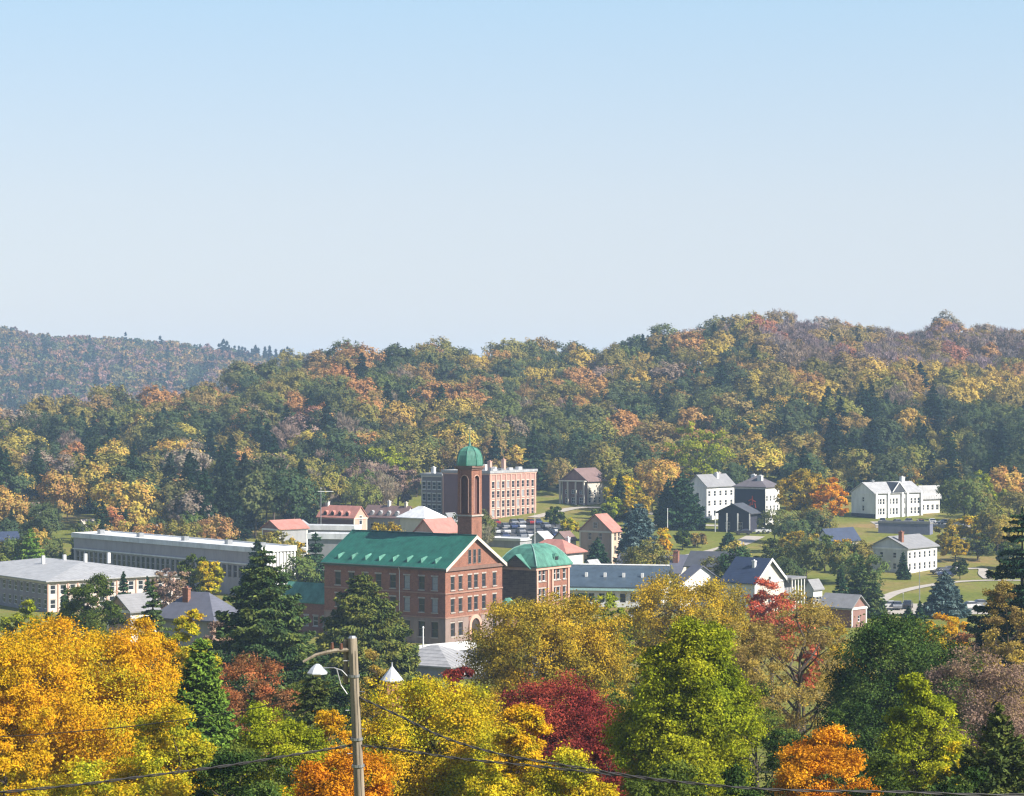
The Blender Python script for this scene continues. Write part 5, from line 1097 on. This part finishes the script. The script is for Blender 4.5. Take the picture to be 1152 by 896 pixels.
# ------------------------------------------------------------------ wooded hillside
PAL = {'olive': (0.24, 0.21, 0.052), 'olive brown': (0.31, 0.215, 0.07), 'green': (0.14, 0.16, 0.048), 'dark green': (0.075, 0.10, 0.042), 'orange brown': (0.46, 0.25, 0.085), 'golden': (0.52, 0.37, 0.075),
       'rusty red': (0.36, 0.16, 0.10), 'grey brown': (0.29, 0.215, 0.16), 'mauve grey': (0.27, 0.20, 0.19)}
HB = []   # templates: broadleaf at 13 m wide x 15 m high
for s in range(9):
    Wt, Ht = 13.5 + (s % 3) * 1.4, 15 + (s % 4) * 1.0
    V, Q, v, LC, cl = broadleaf(200 + s, Wt, Ht, 1.2, 3600, 0.40, 10 + s % 4, ['round', 'cone', 'round', 'round'][s % 4], 1.0, 0.8, 2.2, True)
    tm = limbs(200 + s, Ht, 2.5, LC, cl, 0.26, 10)
    HB.append(('b', V, Q, v, tm))
for s in range(4):
    V, Q, v, m = conifer(300 + s, 9.0 + s * 0.7, 16.5 + s, 0.8, 24, 9, 3.6, 0.8, 0.2, 0.7, ragged=0.2); HB.append(('c', V, Q, v, m))
for s in range(3):
    Wt, Ht = 12, 14.5; V, Q, v, LC, cl = broadleaf(400 + s, Wt, Ht, 2.5, 400, 0.4, 12, 'vase', 0.9, 1.3)
    V2, Q2 = bare_crown(400 + s, Wt, Ht, 2.5, LC, cl, 2300, 1.0, 0.085)
    V = np.vstack([V, V2]); Q = np.vstack([Q, Q2 + len(V) - len(V2)]); v = np.r_[v, np.random.default_rng(s).random(len(Q2))]
    tm = limbs(400 + s, Ht, 2.5, LC, cl, 0.28, 50, 0.1); HB.append(('t', V, Q, v, tm))
CR = [(k, np_mesh('crown', V, Q, LEAFO, v)) for k, V, Q, v, tm in HB]
TR = [tm.mesh('trunk', BARK) for *_, tm in HB]
# footprint of houses kept clear
KEEP = [(470, 612, 640, 700, 0), (625, 692, 640, 712, 0), (765, 885, 600, 700, 0), (950, 1066, 600, 690, 0), (340, 505, 560, 625, 0), (80, 125, 560, 640, 0), (22, 60, 600, 690, 0), (160, 196, 560, 640, 0)]
def choose(rg, px, py, d):
    r = rg.random()
    def pick(tab):
        s = 0
        for k, p in tab:
            s += p
            if r < s: return k
        return tab[0][0]
    if px > 850 and py < 408 and r >= 0: tab = [('mauve grey', .5), ('grey brown', .17), ('conifer', .08), ('orange brown', .05), ('rusty red', .06), ('olive brown', .14)]
    elif px > 840 and py < 452: tab = [('golden', .38), ('orange brown', .10), ('olive', .22), ('conifer', .08), ('olive brown', .14), ('grey brown', .06)]
    elif px > 840: tab = [('conifer', .28), ('dark green', .34), ('olive', .16), ('green', .1), ('olive brown', .07), ('golden', .05)]
    elif px < 420 and py < 470: tab = [('orange brown', .15), ('olive', .24), ('olive brown', .14), ('green', .19), ('conifer', .07), ('rusty red', .05), ('golden', .03), ('dark green', .13)]
    elif px < 420: tab = [('conifer', .22), ('dark green', .26), ('orange brown', .12), ('golden', .07), ('olive', .19), ('grey brown', .12)]
    else: tab = [('olive', .21), ('olive brown', .14), ('green', .17), ('dark green', .21), ('conifer', .08), ('orange brown', .09), ('golden', .05), ('grey brown', .05), ('rusty red', .01)]
    return pick(tab)
def landmark(px):
    return ('above the long factory' if px < 250 else 'left of the bell tower' if px < 480 else 'above the flat roofed hall' if px < 620 else 'above the chapel' if px < 750 else 'above the dark walled house' if px < 900 else 'above the white mansion' if px < 1070 else 'at the right end')
def forest():
    rg = np.random.default_rng(12); pr = random.Random(5); T_ = []
    sp = 11.8; y = 655.0
    while y < 1230:
        half = 0.235 * y + 25; x = -half + rg.uniform(0, sp)
        while x < half:
            X, Y = x + rg.uniform(-.42, .42) * sp, y + rg.uniform(-.42, .42) * sp; x += sp
            px = X / Y * F + 576
            dc = float(np.interp(px, PXC, [900, 900, 950, 1000, 1040, 1060, 1090, 1120, 1150, 1150, 1150]))
            if Y > dc + 55: continue
            edge = np.interp(px, [-200, 60, 250, 420, 470, 620, 700, 760, 900, 1050, 1100, 1300], [640, 640, 648, 690, 716, 716, 712, 672, 668, 700, 668, 640])
            if Y < edge: continue
            if any(a - 8 < px < b_ + 8 and c_ < Y < e_ for a, b_, c_, e_, _ in KEEP): continue
            T_.append((X, Y, px, dc))
        y += sp * 0.92
    # low tree belt in front of the wood, left
    def blocked(X, Y, m=5.0):
        for cx, cy, rz, W_, L_ in FOOT:
            dx, dy = X - cx, Y - cy; u = dx * math.cos(rz) + dy * math.sin(rz); v_ = -dx * math.sin(rz) + dy * math.cos(rz)
            if -m < u < W_ + m and -m < v_ < L_ + m: return True
        return False
    forest.blocked = blocked
    T_ = [t for t in T_ if not blocked(t[0], t[1])]
    for _ in range(26):
        px = rg.uniform(-20, 285); Y = rg.uniform(585, 640); T_.append(((px - 576) / F * Y, Y, px, 950))
    T_ = [t for t in T_ if not (60 < t[2] < 130 and t[1] < 625) and not (20 < t[2] < 62 and t[1] < 672) and not (160 < t[2] < 196 and t[1] < 625)]
    A = np.array(T_); Z = ground(A[:, 0], A[:, 1]); recs = []
    for (X, Y, px, dc), z in zip(T_, Z):
        s = rg.uniform(0.62, 1.14); sky = Y > dc - 45
        py = 448 - (z + 12 * s) / Y * F; kind = choose(rg, px, py, Y)
        if sky: s *= rg.uniform(0.7, 1.35)
        if kind == 'conifer' and sky and pr.random() < 0.6: kind = 'olive brown'
        if kind == 'conifer': s *= 0.75 if sky else 1.0; ti = 9 + pr.randrange(4); col = [(0.022, 0.045, 0.022), (0.018, 0.04, 0.028), (0.035, 0.06, 0.025)][pr.randrange(3)]; cn = 'dark conifer'
        elif kind == 'mauve grey' or (kind == 'grey brown' and pr.random() < .6): ti = 13 + pr.randrange(3); col = PAL[kind]; cn = kind + ' bare tree'
        else: ti = pr.randrange(9); col = PAL[kind]; cn = kind + ' broadleaf tree'
        j = rg.uniform(0.85, 1.15, 3) * 0.5 + 0.5 * rg.uniform(0.75, 1.25); col = tuple(float(c * k) for c, k in zip(col, j))
        recs.append((X, Y, float(z), px, py, float(s), float(rg.uniform(0, 6.28)), ti, col, cn, sky, float(rg.uniform(0.88, 1.2))))
    recs.sort(key=lambda r: r[1]); vis = [r for r in recs if -15 < r[3] < 1167]
    near = vis[:225]; skyl = [r for r in vis[225:] if r[10]]; step = max(1, len(skyl) // 60); skyl = skyl[::step][:65]
    ind = {id(r) for r in near} | {id(r) for r in skyl}
    for r in recs:
        if id(r) not in ind: continue
        X, Y, z, px, py, s, rz, ti, col, cn, sky_, wz = r
        nm = {'b': 'hillside_tree', 'c': 'hillside_conifer', 't': 'bare_hillside_tree'}[CR[ti][0]]
        size = 'small ' if s < 0.85 else 'tall ' if s > 1.08 else ''
        band = 'on the skyline' if sky_ else 'at the hill foot' if Y < 720 else 'low on the hill'
        o = tag(empty(nm, (X, Y, z), rz), f'{size}{cn} {band} {landmark(px)}', 'tree', 'trees of the wooded hillside'); o.scale = (s * wz, s * wz, s)
        c = link('crown', CR[ti][1], o); c.color = (*col, 1); link('trunk', TR[ti], o)
    VV, QQ, vv, tt = [], [], [], []; off = 0
    for r in recs:
        if id(r) in ind: continue
        X, Y, z, px, py, s, rz, ti, col, cn, sky_, wz = r
        k, V, Q, v, tm = HB[ti]; c, s_ = math.cos(rz), math.sin(rz)
        if True:
            P = np.empty_like(V); P[:, 0] = (V[:, 0] * c - V[:, 1] * s_) * s * wz + X; P[:, 1] = (V[:, 0] * s_ + V[:, 1] * c) * s * wz + Y; P[:, 2] = V[:, 2] * s + z
            VV.append(P.astype(np.float32)); QQ.append((Q + off).astype(np.int32)); vv.append(v); tt.append(np.tile(col, (len(Q), 1))); off += len(V)
            if tm is not None:      # trunk quads
                f4 = np.array([f for f in tm.f if len(f) == 4]); tv = np.array(tm.v)
                P = np.empty_like(tv); P[:, 0] = (tv[:, 0] * c - tv[:, 1] * s_) * s * wz + X; P[:, 1] = (tv[:, 0] * s_ + tv[:, 1] * c) * s * wz + Y; P[:, 2] = tv[:, 2] * s + z
                VV.append(P.astype(np.float32)); QQ.append((f4 + off).astype(np.int32)); vv.append(np.full(len(f4), .5)); tt.append(np.tile((0.09, 0.07, 0.055), (len(f4), 1))); off += len(tv)
    me = np_mesh('hillside_wood', np.vstack(VV), np.vstack(QQ), LEAFT, np.concatenate(vv), np.vstack(tt))
    tag(link('hillside_wood', me), 'dense mixed autumn wood covering the hill behind the town', 'wood', None, 'stuff')
    print('forest', len(recs), 'individual', len(ind), 'faces', len(me.polygons))
forest()
def far_wood():
    rg = np.random.default_rng(31); VV, QQ, vv, tt = [], [], [], []; off = 0; N = 2600; k = 0
    small = []
    for s in range(6): 
        if s < 4: small.append(broadleaf(500 + s, 13, 14, 2, 210, 1.5, 7)[:3])
        else: V, Q, v, m = conifer(500 + s, 7, 18, 1, 10, 6, 2.2, 1.6); small.append((V, Q, v))
    pal = np.array([(0.14, 0.11, 0.045), (0.2, 0.11, 0.07), (0.18, 0.11, 0.10), (0.05, 0.07, 0.035), (0.2, 0.13, 0.05), (0.1, 0.1, 0.04)])
    def put(X, Y, z, i, s, col):
        nonlocal off
        V, Q, v = small[i]; a = rg.uniform(0, 6.28); c, s_ = math.cos(a), math.sin(a)
        P = np.c_[(V[:, 0] * c - V[:, 1] * s_) * s + X, (V[:, 0] * s_ + V[:, 1] * c) * s + Y, V[:, 2] * s + z]
        VV.append(P); QQ.append(Q + off); vv.append(v); tt.append(np.tile(col, (len(Q), 1))); off += len(V)
    Y = rg.uniform(1720, 2370, N); px = rg.uniform(-60, 470, N); X = (px - 576) / F * Y; Z = ground(X, Y)
    for x, y, z, p in zip(X, Y, Z, px):
        con = rg.random() < (0.12 if y < 2230 else 0.04)
        put(x, y, z, rg.integers(4, 6) if con else rg.integers(0, 4), rg.uniform(0.65, 1.1), (0.03, 0.045, 0.03) if con else pal[rg.integers(0, 6)] * rg.uniform(1.1, 1.8))
    for _ in range(46):
        p = rg.uniform(245, 330); y = rg.uniform(2270, 2320); x = (p - 576) / F * y; put(x, y, gz(x, y), rg.integers(4, 6), rg.uniform(0.7, 1.15), (0.025, 0.04, 0.03))
    me = np_mesh('distant_wood', np.vstack(VV), np.vstack(QQ), LEAFT, np.concatenate(vv), np.vstack(tt))
    tag(link('distant_wood', me), 'hazy wooded ridge on the far left horizon', 'wood', None, 'stuff')
far_wood()

# ---- trees scattered between the houses (copies of the hillside kinds)
def town_trees():
    pr = random.Random(77); n = 0
    ZN = [((-10, 250), (536, 612), 34, [('conifer', 4), ('dark green', 3), ('olive', 2), ('orange brown', 2), ('golden', 1), ('green', 2)], 'behind the long factory'),
          ((185, 345), (585, 665), 20, [('conifer', 5), ('dark green', 3), ('green', 2), ('olive', 1)], 'in the dark group above the factory end'),
          ((345, 475), (635, 690), 12, [('grey brown', 3), ('olive', 2), ('green', 1)], 'above the pink roofed row'),
          ((533, 552), (560, 582), 4, [('grey brown', 2), ('olive', 1)], 'below the car park'),
          ((694, 745), (645, 690), 7, [('olive', 2), ('conifer', 3), ('golden', 1), ('green', 1)], 'above the blue spruce column'),
          ((855, 925), (545, 590), 5, [('olive', 2), ('green', 2), ('dark green', 1)], 'in the thicket under the mansion'),
          ((1078, 1165), (545, 650), 11, [('olive', 3), ('green', 2), ('golden', 1), ('conifer', 2)], 'right of the white mansion'),
          ((1080, 1180), (665, 720), 8, [('conifer', 4), ('dark green', 2)], 'at the wood edge right of the mansion'),
          ((-10, 120), (455, 530), 8, [('green', 2), ('olive', 2), ('conifer', 1), ('rusty red', 1)], 'behind the pale school'),
          ((518, 545), (560, 580), 2, [('olive', 2), ('green', 2), ('grey brown', 1)], 'behind the red gabled house'),
          ((655, 745), (455, 475), 4, [('green', 2), ('olive', 2), ('conifer', 1)], 'behind the blue roofed shop'),
          ((800, 905), (445, 510), 7, [('green', 2), ('olive', 2), ('dark green', 1), ('golden', 1)], 'behind the columned porch house'),
          ((905, 985), (450, 505), 5, [('green', 2), ('olive', 2)], 'left of the white farmhouse'),
          ((20, 160), (535, 560), 6, [('conifer', 2), ('green', 2), ('golden', 1)], 'at the far end of the factory'),
          ((270, 400), (420, 500), 9, [('green', 2), ('olive', 2), ('conifer', 2)], 'between factory end and brick hall')]
    for (pa, pb), (da, db), cnt, tab, where in ZN:
        bag = [k for k, w_ in tab for _ in range(w_)]
        for _ in range(cnt):
            for _try in range(30):
                px, d = pr.uniform(pa, pb), pr.uniform(da, db); X = (px - 576) / F * d
                if forest.blocked(X, d, 4.5): continue
                if (1055 < px < 1085 and d < 560) or (60 < px < 124 and 560 < d < 612) or (20 < px < 60 and 600 < d < 668) or (160 < px < 194 and d < 618 and d > 560): continue
                break
            k = pr.choice(bag); s = pr.uniform(0.42, 0.75) if d < 600 else pr.uniform(0.6, 0.95)
            if where.startswith('in the dark group'): s = pr.uniform(0.95, 1.25)
            if k == 'conifer': ti = 9 + pr.randrange(4); col = (0.025, 0.05, 0.026); cn = 'dark conifer'
            elif k == 'grey brown': ti = 13 + pr.randrange(3); col = PAL[k]; cn = 'grey brown bare tree'
            else: ti = pr.randrange(9); col = PAL[k]; cn = k + ' broadleaf tree'
            nm = {'b': 'town_tree', 'c': 'town_conifer', 't': 'bare_town_tree'}[CR[ti][0]]
            size = 'small ' if s < 0.6 else 'tall ' if s > 1.05 else ''
            o = tag(empty(nm, (X, d, gz(X, d)), pr.uniform(0, 6.28)), f'{size}{cn} {where}', 'tree', 'trees among the houses'); o.scale = (s, s, s)
            c = link('crown', CR[ti][1], o); c.color = (*[q * pr.uniform(0.85, 1.15) for q in col], 1); link('trunk', TR[ti], o)
town_trees()
